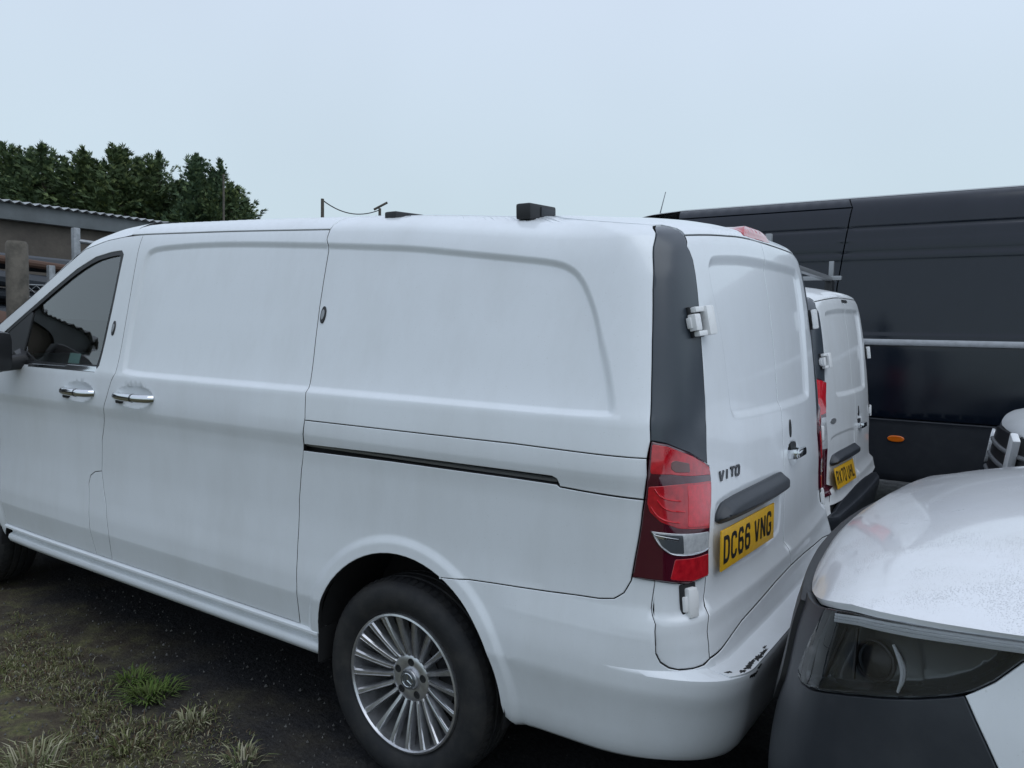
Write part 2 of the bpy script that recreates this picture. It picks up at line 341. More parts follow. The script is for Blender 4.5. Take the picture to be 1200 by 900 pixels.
# --- SURF2 END
# ------------------------------------------------------------------ pressed panels laid on a body surface
def frame(Q, s, v, h=7e-4):
    ds = Q(s+h, v)-Q(s-h, v); dv = Q(s, v+h)-Q(s, v-h)
    n = np.cross(ds, dv); return n/(np.linalg.norm(n, axis=-1, keepdims=True)+1e-12)
def with_relief(surf, relief):
    if relief is None: return surf
    def Q(s, v):
        s = np.asarray(s, float); v = np.asarray(v, float)
        return surf(s, v)+frame(surf, s, v)*relief(s, v)[..., None]
    return Q
def lines(lo, hi, step, nodes=()):
    k = sorted({round(float(x), 5) for x in nodes if lo < x < hi} | {lo, hi}); out = []
    for a, b in zip(k[:-1], k[1:]):
        n = max(1, int(math.ceil((b-a)/step-1e-6))); out += [a+(b-a)*i/n for i in range(n)]
    return np.array(out+[hi])
def panel(name, outline, m, par, surf=None, relief=None, holes=(), gap=.0014, bev=.0024, flange=.018, gs=.035, gv=.022,
          vnodes=None, fine=(), feats=(), lift=0., step=.02, flip=False, sealed=False):
    surf = surf or P
    if lift:
        r0 = relief; relief = (lambda s, v: np.full(np.shape(s), lift)) if r0 is None else (lambda s, v: r0(s, v)+lift)
    Q = with_relief(surf, relief)
    out = clean(ccw(dens(clean(outline), step))); Bl = [inset(out, gap)]
    for h in holes: Bl.append(inset(clean(ccw(dens(clean(h), step)))[::-1], gap))
    Al = [inset(b, bev) for b in Bl]
    lo, hi = np.min(out, 0), np.max(out, 0)
    vn = _Z if vnodes is None else vnodes
    sl = lines(lo[0], hi[0], gs, ())
    if surf is P or getattr(surf, 'isvan', False):
        c = sl; extra = [x for x in np.arange(X1, X1+LC+.001, .012)]+[2*SC-x for x in np.arange(X1, X1+LC+.001, .012)]
        sl = np.array(sorted(set(np.round(list(c)+[x for x in extra if lo[0] < x < hi[0]], 5))))
    vl = lines(lo[1], hi[1], gv, vn)
    G = np.stack(np.meshgrid(sl, vl), -1).reshape(-1, 2)
    add = [G]
    for (c0, c1, st) in fine:                       # finer patches, boxes in (s, v)
        add.append(np.stack(np.meshgrid(np.arange(c0[0], c1[0], st), np.arange(c0[1], c1[1], st)), -1).reshape(-1, 2))
    for (poly, w) in feats:                         # rows of points along a pressed edge
        q = clean(ccw(dens(poly, .012))); sd_ = sdf(add[0], q); add[0] = add[0][(sd_ < -.5*w) | (sd_ > 1.5*w)]
        for k in (-.4, -.15, 0, .15, .3, .5, .7, .85, 1.0, 1.15, 1.4): add.append(inset(q, w*k))
    G = np.concatenate(add); ok = inpoly(G, Al[0]); G = G[ok]
    ok = pdist(G, Al[0]) > .005
    for h in Al[1:]: ok &= (~inpoly(G, h)) & (pdist(G, h) > .005)
    G = G[ok]
    if len(G): _, iu = np.unique(np.round(G/.004).astype(int), axis=0, return_index=True); G = G[iu]
    pts = [Vector(q) for a in Al for q in a]; E = []; n0 = 0
    for a in Al: E += [(n0+i, n0+(i+1) % len(a)) for i in range(len(a))]; n0 += len(a)
    nb = n0; pts += [Vector(q) for q in G]
    vo, eo, fo, ov, _, _ = delaunay_2d_cdt(pts, E, [], 0, 1e-6)
    UV = np.array([(q.x, q.y) for q in vo]); F = np.array([f for f in fo], int)
    cen = UV[F].mean(1); keep = inpoly(cen, Al[0])
    for h in Al[1:]: keep &= ~inpoly(cen, h)
    F = F[keep]
    e1 = UV[F[:, 1]]-UV[F[:, 0]]; e2 = UV[F[:, 2]]-UV[F[:, 0]]; neg = (e1[:, 0]*e2[:, 1]-e1[:, 1]*e2[:, 0]) < 0
    F[neg] = F[neg][:, ::-1]
    V = Q(UV[:, 0], UV[:, 1]); NN = frame(Q, UV[:, 0], UV[:, 1])
    Vs = [V]; Ns = [NN]; Fs = [tuple(f) for f in F]; base = len(V)
    inv_ = {}
    for i, src in enumerate(ov):
        for k in src: inv_[k] = i
    n0 = 0; gap_faces = set()
    for a, b in zip(Al, Bl):
        k = len(a); n = frame(Q, b[:, 0], b[:, 1]); pb = Q(b[:, 0], b[:, 1]); pa = Q(a[:, 0], a[:, 1])
        o = pb-pa; o -= n*(o*n).sum(1)[:, None]; o /= np.linalg.norm(o, axis=1)[:, None]+1e-12
        Vs += [pb-n*bev*.6, pb-n*flange]; Ns += [(n*.5+o), o]
        for i in range(k):
            j = (i+1) % k; ia, ja = inv_.get(n0+i), inv_.get(n0+j)
            if ia is None or ja is None: continue
            Fs += [(ia, base+i, base+j, ja), (base+i, base+k+i, base+k+j, base+j)]; gap_faces.add(len(Fs)-1)
        base += 2*k; n0 += k
    V = np.concatenate(Vs); NN = np.concatenate(Ns); NN /= np.linalg.norm(NN, axis=1)[:, None]+1e-12
    if flip: Fs = [f[::-1] for f in Fs]
    me = bpy.data.meshes.new(name); me.from_pydata(V.tolist(), [], [tuple(map(int, f)) for f in Fs]); me.update()
    me.polygons.foreach_set('use_smooth', [True]*len(me.polygons))
    ln = np.zeros(len(me.loops)*3); vi = np.zeros(len(me.loops), int); me.loops.foreach_get('vertex_index', vi)
    pn = np.zeros(len(me.polygons)*3); me.polygons.foreach_get('normal', pn); pn = pn.reshape(-1, 3)
    lt = np.zeros(len(me.polygons), int); me.polygons.foreach_get('loop_total', lt); pi = np.repeat(np.arange(len(lt)), lt)
    LN = NN[vi]; bad = (LN*pn[pi]).sum(1) < .80; LN[bad] = pn[pi][bad]
    me.normals_split_custom_set(LN.tolist())
    if sealed:
        me.materials.append(MATS[m]); me.materials.append(MATS['gap_shade']); mi = np.zeros(len(me.polygons), int); mi[list(gap_faces)] = 1; me.polygons.foreach_set('material_index', mi)  # flange faces of painted panels darkened to look like deep gap shade
    return linkm(name, me, m, par)
def ring_strip(name, lo, li, m, par, surf, lift, th=.010):
    """flat band between two loops of equal count"""
    lo = np.asarray(lo); li = np.asarray(li); k = len(lo); n1 = frame(surf, lo[:, 0], lo[:, 1]); n2 = frame(surf, li[:, 0], li[:, 1])
    a = surf(lo[:, 0], lo[:, 1]); b = surf(li[:, 0], li[:, 1]); V = np.concatenate([a+n1*(lift-th), a+n1*lift, b+n2*lift, b+n2*(lift-th)])
    return mesh_np(name, V, [(q*k+i, q*k+(i+1) % k, (q+1)*k+(i+1) % k, (q+1)*k+i) for q in range(3) for i in range(k)], m, par, 40)
def grid_surf(name, Q, sl, vl, m, par, flip=False, normals=True):
    S, V = np.meshgrid(sl, vl); X = Q(S.ravel(), V.ravel()); a, b = len(vl), len(sl)
    F = [(i*b+j, i*b+j+1, (i+1)*b+j+1, (i+1)*b+j) for i in range(a-1) for j in range(b-1)]
    if flip: F = [f[::-1] for f in F]
    return mesh_np(name, X, F, m, par, 40)
def poly_on(name, pts, m, par, surf, lift, th=.002, res=.012):
    """thin plate of given outline lying on a surface, proud by lift"""
    return panel(name, pts, m, par, surf=surf, lift=lift, gap=0., bev=min(.0012, th*.5), flange=th, gs=res, gv=res, vnodes=(), step=res)

# strokes: letters as flat ribbons with mitred joints
GLYPH = {
 'D': [[(0, 0), (0, 1), (.55, 1), (.85, .93), (1, .75), (1, .25), (.85, .07), (.55, 0), (0, 0)]],
 'C': [[(1, .74), (1, .82), (.85, .96), (.6, 1), (.4, 1), (.15, .96), (0, .80), (0, .20), (.15, .04), (.4, 0), (.6, 0), (.85, .04), (1, .18), (1, .26)]],
 '6': [[(.95, .78), (.95, .86), (.78, 1), (.25, 1), (.04, .84), (.02, .5), (.02, .18), (.2, 0), (.8, 0), (.98, .16), (.98, .40), (.8, .55), (.1, .55)]],
 'V': [[(0, 1), (.46, 0)], [(.54, 0), (1, 1)]],
 'N': [[(0, 0), (0, 1)], [(.02, .96), (.98, .04)], [(1, 0), (1, 1)]],
 'G': [[(1, .78), (1, .84), (.85, .97), (.6, 1), (.4, 1), (.15, .96), (0, .80), (0, .20), (.15, .04), (.4, 0), (.6, 0), (.85, .04), (1, .18), (1, .44), (.55, .44)]],
 'R': [[(0, 0), (0, 1), (.75, 1), (.98, .86), (.98, .62), (.75, .48), (0, .48)], [(.55, .48), (1, 0)]],
 'X': [[(0, 0), (1, 1)], [(0, 1), (1, 0)]],
 '7': [[(0, 1), (1, 1), (.4, 0)]],
 '0': [[(0, .2), (0, .8), (.2, 1), (.8, 1), (1, .8), (1, .2), (.8, 0), (.2, 0), (0, .2)]],
 'I': [[(.5, 0), (.5, 1)]],
 'T': [[(.5, 0), (.5, .92)], [(0, 1), (1, 1)]],
 'O': [[(.1, .08), (0, .3), (.05, .85), (.25, 1), (.85, 1), (1, .8), (.95, .15), (.75, 0), (.3, 0), (.1, .08)]],
 'L': [[(0, 1), (0, 0), (1, 0)]], 'U': [[(0, 1), (0, .2), (.2, 0), (.8, 0), (1, .2), (1, 1)]], 'H': [[(0, 0), (0, 1)], [(1, 0), (1, 1)], [(0, .5), (1, .5)]],
}
def ribbon(pts, w):
    pts = [np.array(q, float) for q in pts]; n = len(pts); closed = np.hypot(*(pts[0]-pts[-1])) < 1e-6
    if closed: pts = pts[:-1]; n -= 1
    L, Rr = [], []
    for i in range(n):
        ds = []
        if closed or i > 0: d = pts[i]-pts[i-1]; ds.append(d/np.hypot(*d))
        if closed or i < n-1: d = pts[(i+1) % n]-pts[i]; ds.append(d/np.hypot(*d))
        ns = [np.array([-d[1], d[0]]) for d in ds]; b = sum(ns); l = b@b
        b = b*(len(ns))/max(l, .8) if len(ns) == 2 else b
        L.append(pts[i]+b*w/2); Rr.append(pts[i]-b*w/2)
    V = L+Rr; F = [(i, n+i, n+(i+1) % n, (i+1) % n) for i in range(n if closed else n-1)]
    return V, F
def lettering(name, text, place, ch, cw, pitch, stroke, space, m, par, th=.0008):
    """place(u, v, h): point on the carrier for flat coordinates in metres and height above it; text starts at u = 0"""
    mb = MB(); u = 0.
    for c in text:
        if c == ' ': u += space; continue
        for st in GLYPH[c]:
            V, F = ribbon([(u+stroke/2+q[0]*(cw-stroke), stroke/2+q[1]*(ch-stroke)) for q in st], stroke)
            top = [place(q[0], q[1], th) for q in V]; bot = [place(q[0], q[1], 0) for q in V]; n = len(V)
            Fb = []
            for f in F: Fb += [f, tuple(n+i for i in f[::-1]), (f[0], f[3], n+f[3], n+f[0]), (f[2], f[1], n+f[1], n+f[2])]
            mb.add(top+bot, Fb)
        u += pitch
    return mb.build(name, m, par, None)
# ------------------------------------------------------------------ wheel (axis along Y, outer face towards -Y)
def wheel(par, c, r=.335, w=.215, rim=.2285, side=-1, M=None, spokes=20, plain=False, name='wheel'):
    g = side; f = M or (lambda v: v)
    def Y(h): return -g*h          # h = depth inwards from the outer face
    root = MB().lathe([(rim-.006, Y(.03)), (rim+.012, Y(.012)), (rim+.035, Y(.003)), (r-.045, Y(.0)), (r-.022, Y(.008)), (r-.006, Y(.026)), (r, Y(.048)),
                       (r-.001, Y(.070)), (r-.009, Y(.072)), (r-.009, Y(.079)), (r, Y(.081)), (r, Y(.104)), (r-.009, Y(.106)), (r-.009, Y(.114)), (r, Y(.116)),
                       (r, Y(.140)), (r-.009, Y(.142)), (r-.009, Y(.150)), (r-.001, Y(.152)), (r-.002, Y(.178)), (r-.012, Y(w-.012)), (r-.04, Y(w)), (rim, Y(w-.02))], c, 96)
    # shoulder blocks of the tread
    for k in range(72):
        a = 2*math.pi*k/72; da = .026
        for (h0, h1, rr) in ((.026, .052, r+.0025),):
            lo = [(c[0]+q*math.cos(b), c[1]+Y(h), c[2]+q*math.sin(b)) for (b, h, q) in ((a-da, h0, r-.004), (a+da, h0, r-.004), (a+da+.01, h1, r+.0028), (a-da+.01, h1, r+.0028))]
            root.add(lo+[(c[0]+(r-.02)*math.cos(a), c[1]+Y((h0+h1)/2), c[2]+(r-.02)*math.sin(a))], [(0, 1, 2, 3), (1, 0, 4), (2, 1, 4), (3, 2, 4), (0, 3, 4)])
    W = empty(name, f(c) if M is None else tuple(M(np.array(c)))); parent_empty(W, par)
    tyre = root.xf(f).build('tyre', 'rubber', W, 30)
    b = MB().lathe([(rim, Y(.026)), (rim-.002, Y(.012)), (rim-.008, Y(.010)), (rim-.012, Y(.016)), (rim-.014, Y(.05)), (rim-.03, Y(.10)), (rim-.035, Y(.19))], c, 72)
    b.xf(f).build('rim', 'alloy_edge' if plain else 'alloy', W, 30)
    if not plain:
        sp = MB(); ed = MB()
        for k in range(spokes):
            a = 2*math.pi*(k+.3)/spokes; ca, sa = math.cos(a), math.sin(a)
            def pt(rr, t, h): return (c[0]+rr*ca-t*sa, c[1]+Y(h), c[2]+rr*sa+t*ca)
            secs = []
            for (rr, hw, h) in ((.066, .0085, .062), (.10, .0072, .050), (.15, .0078, .034), (.19, .0092, .024), (rim-.010, .0105, .018)):
                secs.append([pt(rr, -hw*1.05, h+.030), pt(rr, -hw, h+.006), pt(rr, -hw*.55, h), pt(rr, hw*.55, h), pt(rr, hw, h+.006), pt(rr, hw*1.05, h+.030)])
            n = 6; V = [q for s_ in secs for q in s_]; F = [(i*n+j, (i+1)*n+j, (i+1)*n+(j+1) % n, i*n+(j+1) % n) for i in range(len(secs)-1) for j in range(n)]
            if g > 0: F = [q[::-1] for q in F]
            sp.add(V, F)
            # machined edge along one flank
            ed.tube([pt(rr, hw*.80, h-.0002) for (rr, hw, h) in ((.085, .0075, .055), (.12, .0074, .043), (.16, .0080, .032), (.19, .0092, .0245), (rim-.012, .0105, .0185))], .0022, 5)
        sp.xf(f).build('spokes', 'alloy', W, 30); ed.xf(f).build('spoke_edges', 'alloy_edge', W, 40)
        h = MB().lathe([(0, Y(.046)), (.034, Y(.046)), (.036, Y(.049)), (.037, Y(.058)), (.045, Y(.056)), (.070, Y(.056)), (.077, Y(.060)), (.078, Y(.11))], c, 48)
        h.xf(f).build('hub', 'alloy', W, 30)
        for k in range(5):
            a = 2*math.pi*k/5+.25; q = (c[0]+.056*math.cos(a), c[1], c[2]+.056*math.sin(a))
            MB().lathe([(.0005, Y(.0555)), (.011, Y(.0555)), (.0125, Y(.0548)), (.0135, Y(.0562))], q, 16).xf(f).build('bolt_hole', 'black_plastic', W, 30)
        cp = MB().lathe([(.0, Y(.043)), (.030, Y(.0435)), (.033, Y(.047))], c, 32); cp.xf(f).build('hub_cap', 'grey_lens', W, 30)
        st = MB()
        for k in range(3):
            a = math.pi/2+2*math.pi*k/3; st.tube([(c[0], c[1]+Y(.0425), c[2]), (c[0]+.021*math.cos(a), c[1]+Y(.0425), c[2]+.021*math.sin(a))], [.0028, .0008], 5)
        st.tube([(c[0]+.022*math.cos(b_), c[1]+Y(.0425), c[2]+.022*math.sin(b_)) for b_ in np.linspace(0, 2*math.pi, 25)[:-1]], .0014, 5, closed=True)
        st.xf(f).build('star_emblem', 'chrome', W, 40)
    else:
        h = MB().lathe([(0, Y(.03)), (.05, Y(.03)), (.07, Y(.05)), (.17, Y(.03)), (rim-.015, Y(.03)), (rim-.01, Y(.05))], c, 40); h.xf(f).build('wheel_disc', 'steel', W, 30)
    d = MB().lathe([(.0, Y(.115)), (rim-.085, Y(.115)), (rim-.085, Y(.13)), (.0, Y(.13))], c, 40); d.xf(f).build('brake_disc', 'dark_steel', W, 30)
    return W
def parent_empty(o, par):
    if par is None: return
    parent(o, par); 
    # o.location is world based: parent() cancels the parents' translation

ARC_C, ARC_R = (.015, .388), .381
def arch_pts(cx, a0, a1, n=22, R=ARC_R):
    return [(cx+ARC_C[0]+R*math.cos(R_(a)), ARC_C[1]+R*math.sin(R_(a))) for a in np.linspace(a0, a1, n)]
REC = chaikin([(-1.5959,1.747),(-1.5547,1.7711),(-1.4826,1.7808),(-1.2438,1.7898),(-.8986,1.7905),(-.4673,1.7819),(-.2288,1.7765),(-.03,1.7728),(.138,1.7680),(.3295,1.7622),(.4486,1.7560),(.5157,1.7449),(.5669,1.7142),(.6072,1.658),(.6484,1.5681),(.681,1.4631),(.7034,1.369),(.7178,1.2995),(.7184,1.2723),(.7036,1.2588),(.4243,1.2575),(-.061,1.258),(-.7402,1.258),(-1.2207,1.258),(-1.5767,1.2589),(-1.6003,1.2846),(-1.6156,1.4434),(-1.6069,1.598)], 2)
RECD = chaikin([(1.035,1.70),(1.065,1.742),(1.13,1.753),(1.7,1.750),(2.27,1.753),(2.335,1.742),(2.365,1.70),(2.28,1.5),(2.225,1.29),(2.20,1.24),(2.15,1.226),(1.7,1.224),(1.25,1.226),(1.20,1.24),(1.175,1.29),(1.12,1.5)], 2)
RECP = chaikin([(1.03,.79),(1.03,.99),(1.08,1.035),(1.62,1.035),(1.655,1.00),(1.66,.84),(1.62,.79)], 2)
HANDLES = ((-1.915, 1.172, .135, .046), (-1.463, 1.177, .145, .049))
def side_relief(s, v):
    s0 = np.where(s > SC, 2*SC-s, s); q = np.stack([s0.ravel(), np.asarray(v, float).ravel()], -1); h = np.zeros(len(q))
    k = (q[:, 0] < .80) & (q[:, 1] > 1.2)
    if k.any():
        d = sdf(q[k], REC); h[k] -= .011*sstep(0, .026, d)
    r = np.hypot(q[:, 0]-ARC_C[0], q[:, 1]-ARC_C[1])-ARC_R; h += .009*(1-sstep(.030, .062, r))*(q[:, 0] < .66)
    r = np.hypot(q[:, 0]-ARC_C[0]+3.2, q[:, 1]-ARC_C[1])-ARC_R; h += .009*(1-sstep(.030, .062, r))
    k = sstep(.36, .48, q[:, 0])*(1-sstep(.86, .97, q[:, 0]))*(q[:, 1] < .80); h += .009*k*np.clip((.765-q[:, 1])/.075, 0, 1)*sstep(.42, .60, q[:, 1])
    for (a, b, ra, rb) in HANDLES:
        e = 1-((q[:, 0]-a)/ra)**2-((q[:, 1]-b)/rb)**2; h -= .020*np.clip(e, 0, 1)**.8*sstep(0, .25, e)
    return h.reshape(np.shape(s))
def rear_relief(s, v):
    s = np.asarray(s, float); q0 = np.stack([s.ravel(), np.asarray(v, float).ravel()], -1)
    d = sdf(q0, RECD); h = -.013*sstep(0, .034, d)
    d = sdf(q0, RECP); h -= .0045*sstep(0, .020, d)
    e = 1-((q0[:, 0]-1.835)/.085)**2-((q0[:, 1]-1.062)/.045)**2; h -= .020*np.clip(e, 0, 1)*sstep(0, .25, e)
    return h.reshape(s.shape)
def mirp(p): return [(2*SC-a, b) for a, b in p][::-1]

BGAP = [(-1.6583,1.8255),(-1.6484,1.5285),(-1.6359,1.2663),(-1.6553,1.2338),(-1.6801,1.1586),(-1.7045,1.1045),(-1.752,.9665),(-1.7619,.8236)]
BLOW = [(-1.7619,.8236),(-1.7431,.7573),(-1.714,.678),(-1.6872,.553),(-1.7049,.429)]
FDL  = [(-1.7619,.8217),(-1.8191,.8129),(-1.8545,.7931),(-1.866,.7568),(-1.8563,.6653),(-1.8448,.542),(-1.8344,.429)]
CGAP = [(-.473,1.8259),(-.472,1.7912),(-.4604,1.7694),(-.4577,1.6391),(-.4552,1.5507),(-.4457,1.4356),(-.4279,1.2758),(-.4149,1.1709),(-.4278,1.0775),(-.4502,.9872),(-.4631,.8761),(-.4636,.7136),(-.4591,.5649),(-.4689,.429)]
DRIP = [(-1.6583,1.8255),(-1.8067,1.8215),(-1.9467,1.8108),(-2.1154,1.7803),(-2.2758,1.7049),(-2.5514,1.578),(-2.8632,1.4463)]
WH   = [(-2.80,1.270),(-1.805,1.270),(-1.785,1.29),(-1.775,1.51),(-1.768,1.745),(-1.79,1.762),(-1.876,1.757),(-2.0,1.741),(-2.148,1.694),(-2.356,1.602),(-2.545,1.517),(-2.81,1.400)]
CAB_X = np.array([-4.0,-3.95,-3.8,-3.5,-3.3,-3.22,-3.1,-2.8632,-2.5514,-2.2758,-2.1154,-1.9467,-1.8067,-1.74])
CAB_ZE = np.array([.88,.93,1.0,1.11,1.18,1.22,1.32,1.4463,1.578,1.7049,1.7803,1.8108,1.8215,1.8285])
CAB_ZC = np.array([.93,.985,1.06,1.18,1.25,1.29,1.38,1.53,1.71,1.865,1.945,1.973,1.982,1.985])
def cab(x, w):
    x = np.asarray(x, float); w = np.asarray(w, float); mir = w > 1; w0 = np.where(mir, 2-w, w)
    ze = np.interp(x, CAB_X, CAB_ZE); zc = np.interp(x, CAB_X, CAB_ZC); ye = side_d(x, ze); ze = ze+tilt(x, ye, ze)
    y = ye+(HW-ye)*w0; y0 = .172+(HW-.172)*w0; zz = np.interp(y0, _D[22:], _Z[22:]); zr = (zz-_Z[22])/(_Z[-1]-_Z[22])
    return np.stack([x, np.where(mir, 2*HW-y, y), ze+zr*(zc-ze)], -1)

def build_van(root, M, o):
    S = lambda s, v: M(P(s, v)); S.isvan = True
    mp = lambda v: tuple(M(np.array(v, float)))
    wp = o['paint']; pn = lambda *a, **k: panel(*a, surf=S, **{**dict(sealed=a[2] == wp), **k})
    feat = [(REC, .026)]
    # ---- left flank
    hb = [((a-ra, b-rb), (a+ra, b+rb), .009) for (a, b, ra, rb) in HANDLES]
    fd_out = BGAP+FDL[1:]+[(-2.7363,.429),(-2.745,.6),(-2.78,.9),(-2.80,1.22),(-2.83,1.33)]+DRIP[::-1][:-1]
    fdoor = pn('front_door', fd_out, wp, root, relief=side_relief, holes=[WH], fine=hb[:1])
    WHo = np.array(clean(ccw(dens(chaikin(WH, 1), .03)))); ring_strip('window_seal', inset(WHo, -.004), inset(WHo, .017), 'black_plastic', fdoor, S, -.0022)
    gl = [(-2.53,1.276),(-1.81,1.276),(-1.79,1.30),(-1.781,1.51),(-1.774,1.742),(-1.792,1.756),(-1.876,1.751),(-2.0,1.735),(-2.146,1.688),(-2.352,1.597),(-2.515,1.522)]
    pn('window_pane', gl, 'window_glass', fdoor, lift=-.010, gap=0., bev=.001, flange=.002)
    pn('sail_panel', [(-2.795,1.274),(-2.53,1.274),(-2.512,1.50),(-2.535,1.513),(-2.80,1.396)], 'black_plastic', fdoor, lift=-.004, gap=0., bev=.002, flange=.010)
    if o.get('detail'):
        pn('window_trim', [(-2.42,1.262),(-1.80,1.262),(-1.80,1.284),(-2.05,1.284),(-2.07,1.277),(-2.42,1.275)], 'chrome', fdoor, lift=.002, gap=0., bev=.0015, flange=.012, gs=.02, gv=.01)
        pn('paper_label', [(-2.085,1.292),(-1.985,1.292),(-1.985,1.335),(-2.085,1.335)], 'old_tape', fdoor, lift=-.014, gap=0, bev=.0005, flange=.001)
    pn('pillar_panel', BLOW+FDL[::-1][:-1], wp, root, relief=side_relief)
    sdoor = pn('sliding_door', BGAP[:-1]+BLOW+[(-.4689,.429)]+CGAP[::-1][1:], wp, root, relief=side_relief, fine=hb[1:], feats=feat)
    q_top = [(-.473,1.894),(.62,1.894),(.75,1.874),(.795,1.8635),(.845,1.856),(.838,1.8500),(.8249,1.8490),(.812,1.842)]
    pn('quarter_panel', [(-.4153,1.1636),(.4356,1.1672),(.8052,1.1619),(.8143,1.2067),(.802,1.3528),(.7952,1.4909),(.7917,1.6458),(.7956,1.7487),(.7996,1.80),(.803,1.825)]+q_top[::-1]+CGAP[:8], wp, root, relief=side_relief, feats=feat)
    acirc = [([(ARC_C[0]+(ARC_R+.066)*math.cos(a), ARC_C[1]+(ARC_R+.066)*math.sin(a)) for a in np.linspace(0, 2*math.pi, 73)[:-1]], .040)]
    pn('rail_panel', [(-.4153,1.1636),(-.4255,1.0778),(-.0169,1.0855),(.4352,1.0884),(.5631,1.0883),(.5762,1.0826),(.5854,1.0618),(.7886,1.0535),(.8067,1.1193),(.8052,1.1619),(.4356,1.1672)], wp, root)
    pn('rear_wing', [(-.4352,1.0559),(-.4502,.9872),(-.4631,.8761),(-.4636,.7136),(-.4591,.5649),(-.4689,.415),(-.366,.39)]+arch_pts(0, 179, 64)+
       [(.2864,.7433),(.3971,.7517),(.5588,.7629),(.6902,.7739),(.7194,.7812),(.7397,.7998),(.7557,.8352),(.7695,.9263),(.7827,1.0202),(.7886,1.0520),(.5854,1.0603),(.575,1.0670),(.4319,1.0677),(-.0219,1.0641)], wp, root, relief=side_relief, feats=acirc)
    # sliding rail inside its slot
    rl = [mp(P(s_, 1.076)+np.array([0, .020, 0])) for s_ in np.linspace(-.43, .57, 12)]
    MB().tube(rl, .007, 6).build('door_rail', 'steel', root)
    sl = []
    for s_ in np.linspace(-2.74, -.368, 25):
        b0 = side_d(s_, .43)-.006
        sl.append([(s_, b0+a, z) for a, z in ((.045,.432),(.006,.4275),(-.004,.420),(-.004,.411),(.010,.402),(.032,.394),(.034,.378),(.016,.368),(.012,.352),(.022,.332),(.045,.324),(.060,.322))])
    n = 12; V = [q for r in sl for q in r]; F = [(i*n+j, i*n+j+1, (i+1)*n+j+1, (i+1)*n+j) for i in range(len(sl)-1) for j in range(n-1)]+[tuple(range(n))[::-1]]
    mbs = MB().add(V, F).xf(mp); mbs.build('sill', wp, root, 50)
    MB().box((-.3655, .066, .376), (.004, .085, .118)).xf(mp).build('sill_end', 'inner_dark', root)
    mbs2 = MB().add([(a, 2*HW-b, c_) for a, b, c_ in V], [f[::-1] for f in F]).xf(mp); mbs2.build('sill', wp, root, 50)
    # ---- bumper, rear corners
    bt = [(.1822,.7318),(.2864,.7433),(.3971,.7517),(.5588,.7629),(.6902,.7739),(.7194,.7812),(.7397,.7998),(.7557,.8352),(.7581,.8455),(.8158,.838),(.7967,.7106),(.7965,.6548),(.8056,.632),(.8221,.618),(.8416,.6125),(.8731,.6135),(.9072,.618),(.9324,.628),(1.1578,.6584),(1.5149,.678),(1.7,.682)]
    left = bt[::-1]+arch_pts(0, 64, 0)+[(.401,.35),(.425,.325),(.45,.312)]
    bump = left+[(1.7,.312)]+[(2*SC-a, b) for a, b in left[::-1]][:-1]
    bmp = pn('rear_bumper', bump, o['bumper'], root, relief=side_relief, vnodes=list(_ZR)+[.5985, .6075, .685, .69, .695, .76], gs=.05, feats=acirc)
    if o.get('detail'):
        ss = np.concatenate([np.linspace(.905, 1.0, 14), np.linspace(1.03, 2.37, 40), np.linspace(2.4, 2.495, 14)]); a_ = P(ss, np.full_like(ss, .606)); b_ = P(ss, np.full_like(ss, .600))
        d_ = b_-a_; up = np.array([0, 0, .0045]); k_ = len(ss); V = np.concatenate([a_-d_*.02+up*[1, 1, -.5], a_-d_*.02+up, b_+d_*.0+up, b_+d_*.0-up*1.2])
        MB().add(V, [(q*k_+i, (q+1)*k_+i, (q+1)*k_+i+1, q*k_+i+1) for q in range(3) for i in range(k_-1)]+[(0, k_, 2*k_, 3*k_), (k_-1, 4*k_-1, 3*k_-1, 2*k_-1)]).xf(mp).build('bumper_step', wp, root, 30)
    cor = [(.8158,.838),(.7967,.7106),(.7965,.6548),(.8056,.632),(.8221,.618),(.8416,.6125),(.8731,.6135),(.9072,.618),(.9324,.628),(.9487,.693),(.985,.786),(.9909,.8224),(.9571,.8207),(.9132,.8216)]
    pil = [(.8143,1.2067),(.802,1.3528),(.7952,1.4909),(.7917,1.6458),(.7956,1.7487),(.7996,1.8),(.803,1.825),(.812,1.840),(.8249,1.8466),(.852,1.848),(.8753,1.8318),(.902,1.814),(.9290,1.790),(.949,1.762),(.9600,1.735),(.967,1.69),(.971,1.6423),(.9785,1.5101),(.9964,1.3446),(1.0200,1.2299),(1.0260,1.1290),(1.0086,1.1340),(.9823,1.1489),(.9446,1.1697),(.8616,1.1996)]
    li = [(.8143,1.2067),(.8616,1.1996),(.9446,1.1697),(.9823,1.1489),(1.0086,1.134),(1.0270,1.126),(1.0270,1.0885),(1.0014,.9967),(.996,.934),(.9909,.8224),(.9571,.8207),(.9132,.8216),(.8272,.8379),(.7581,.8455),(.7695,.9263),(.7827,1.0202),(.8067,1.1193)]
    if o.get('light'): pil, li = o['light']
    ms = o.get('mir_shift', 0.)
    mirs = lambda q: mirp([(a-ms, b) for a, b in q])
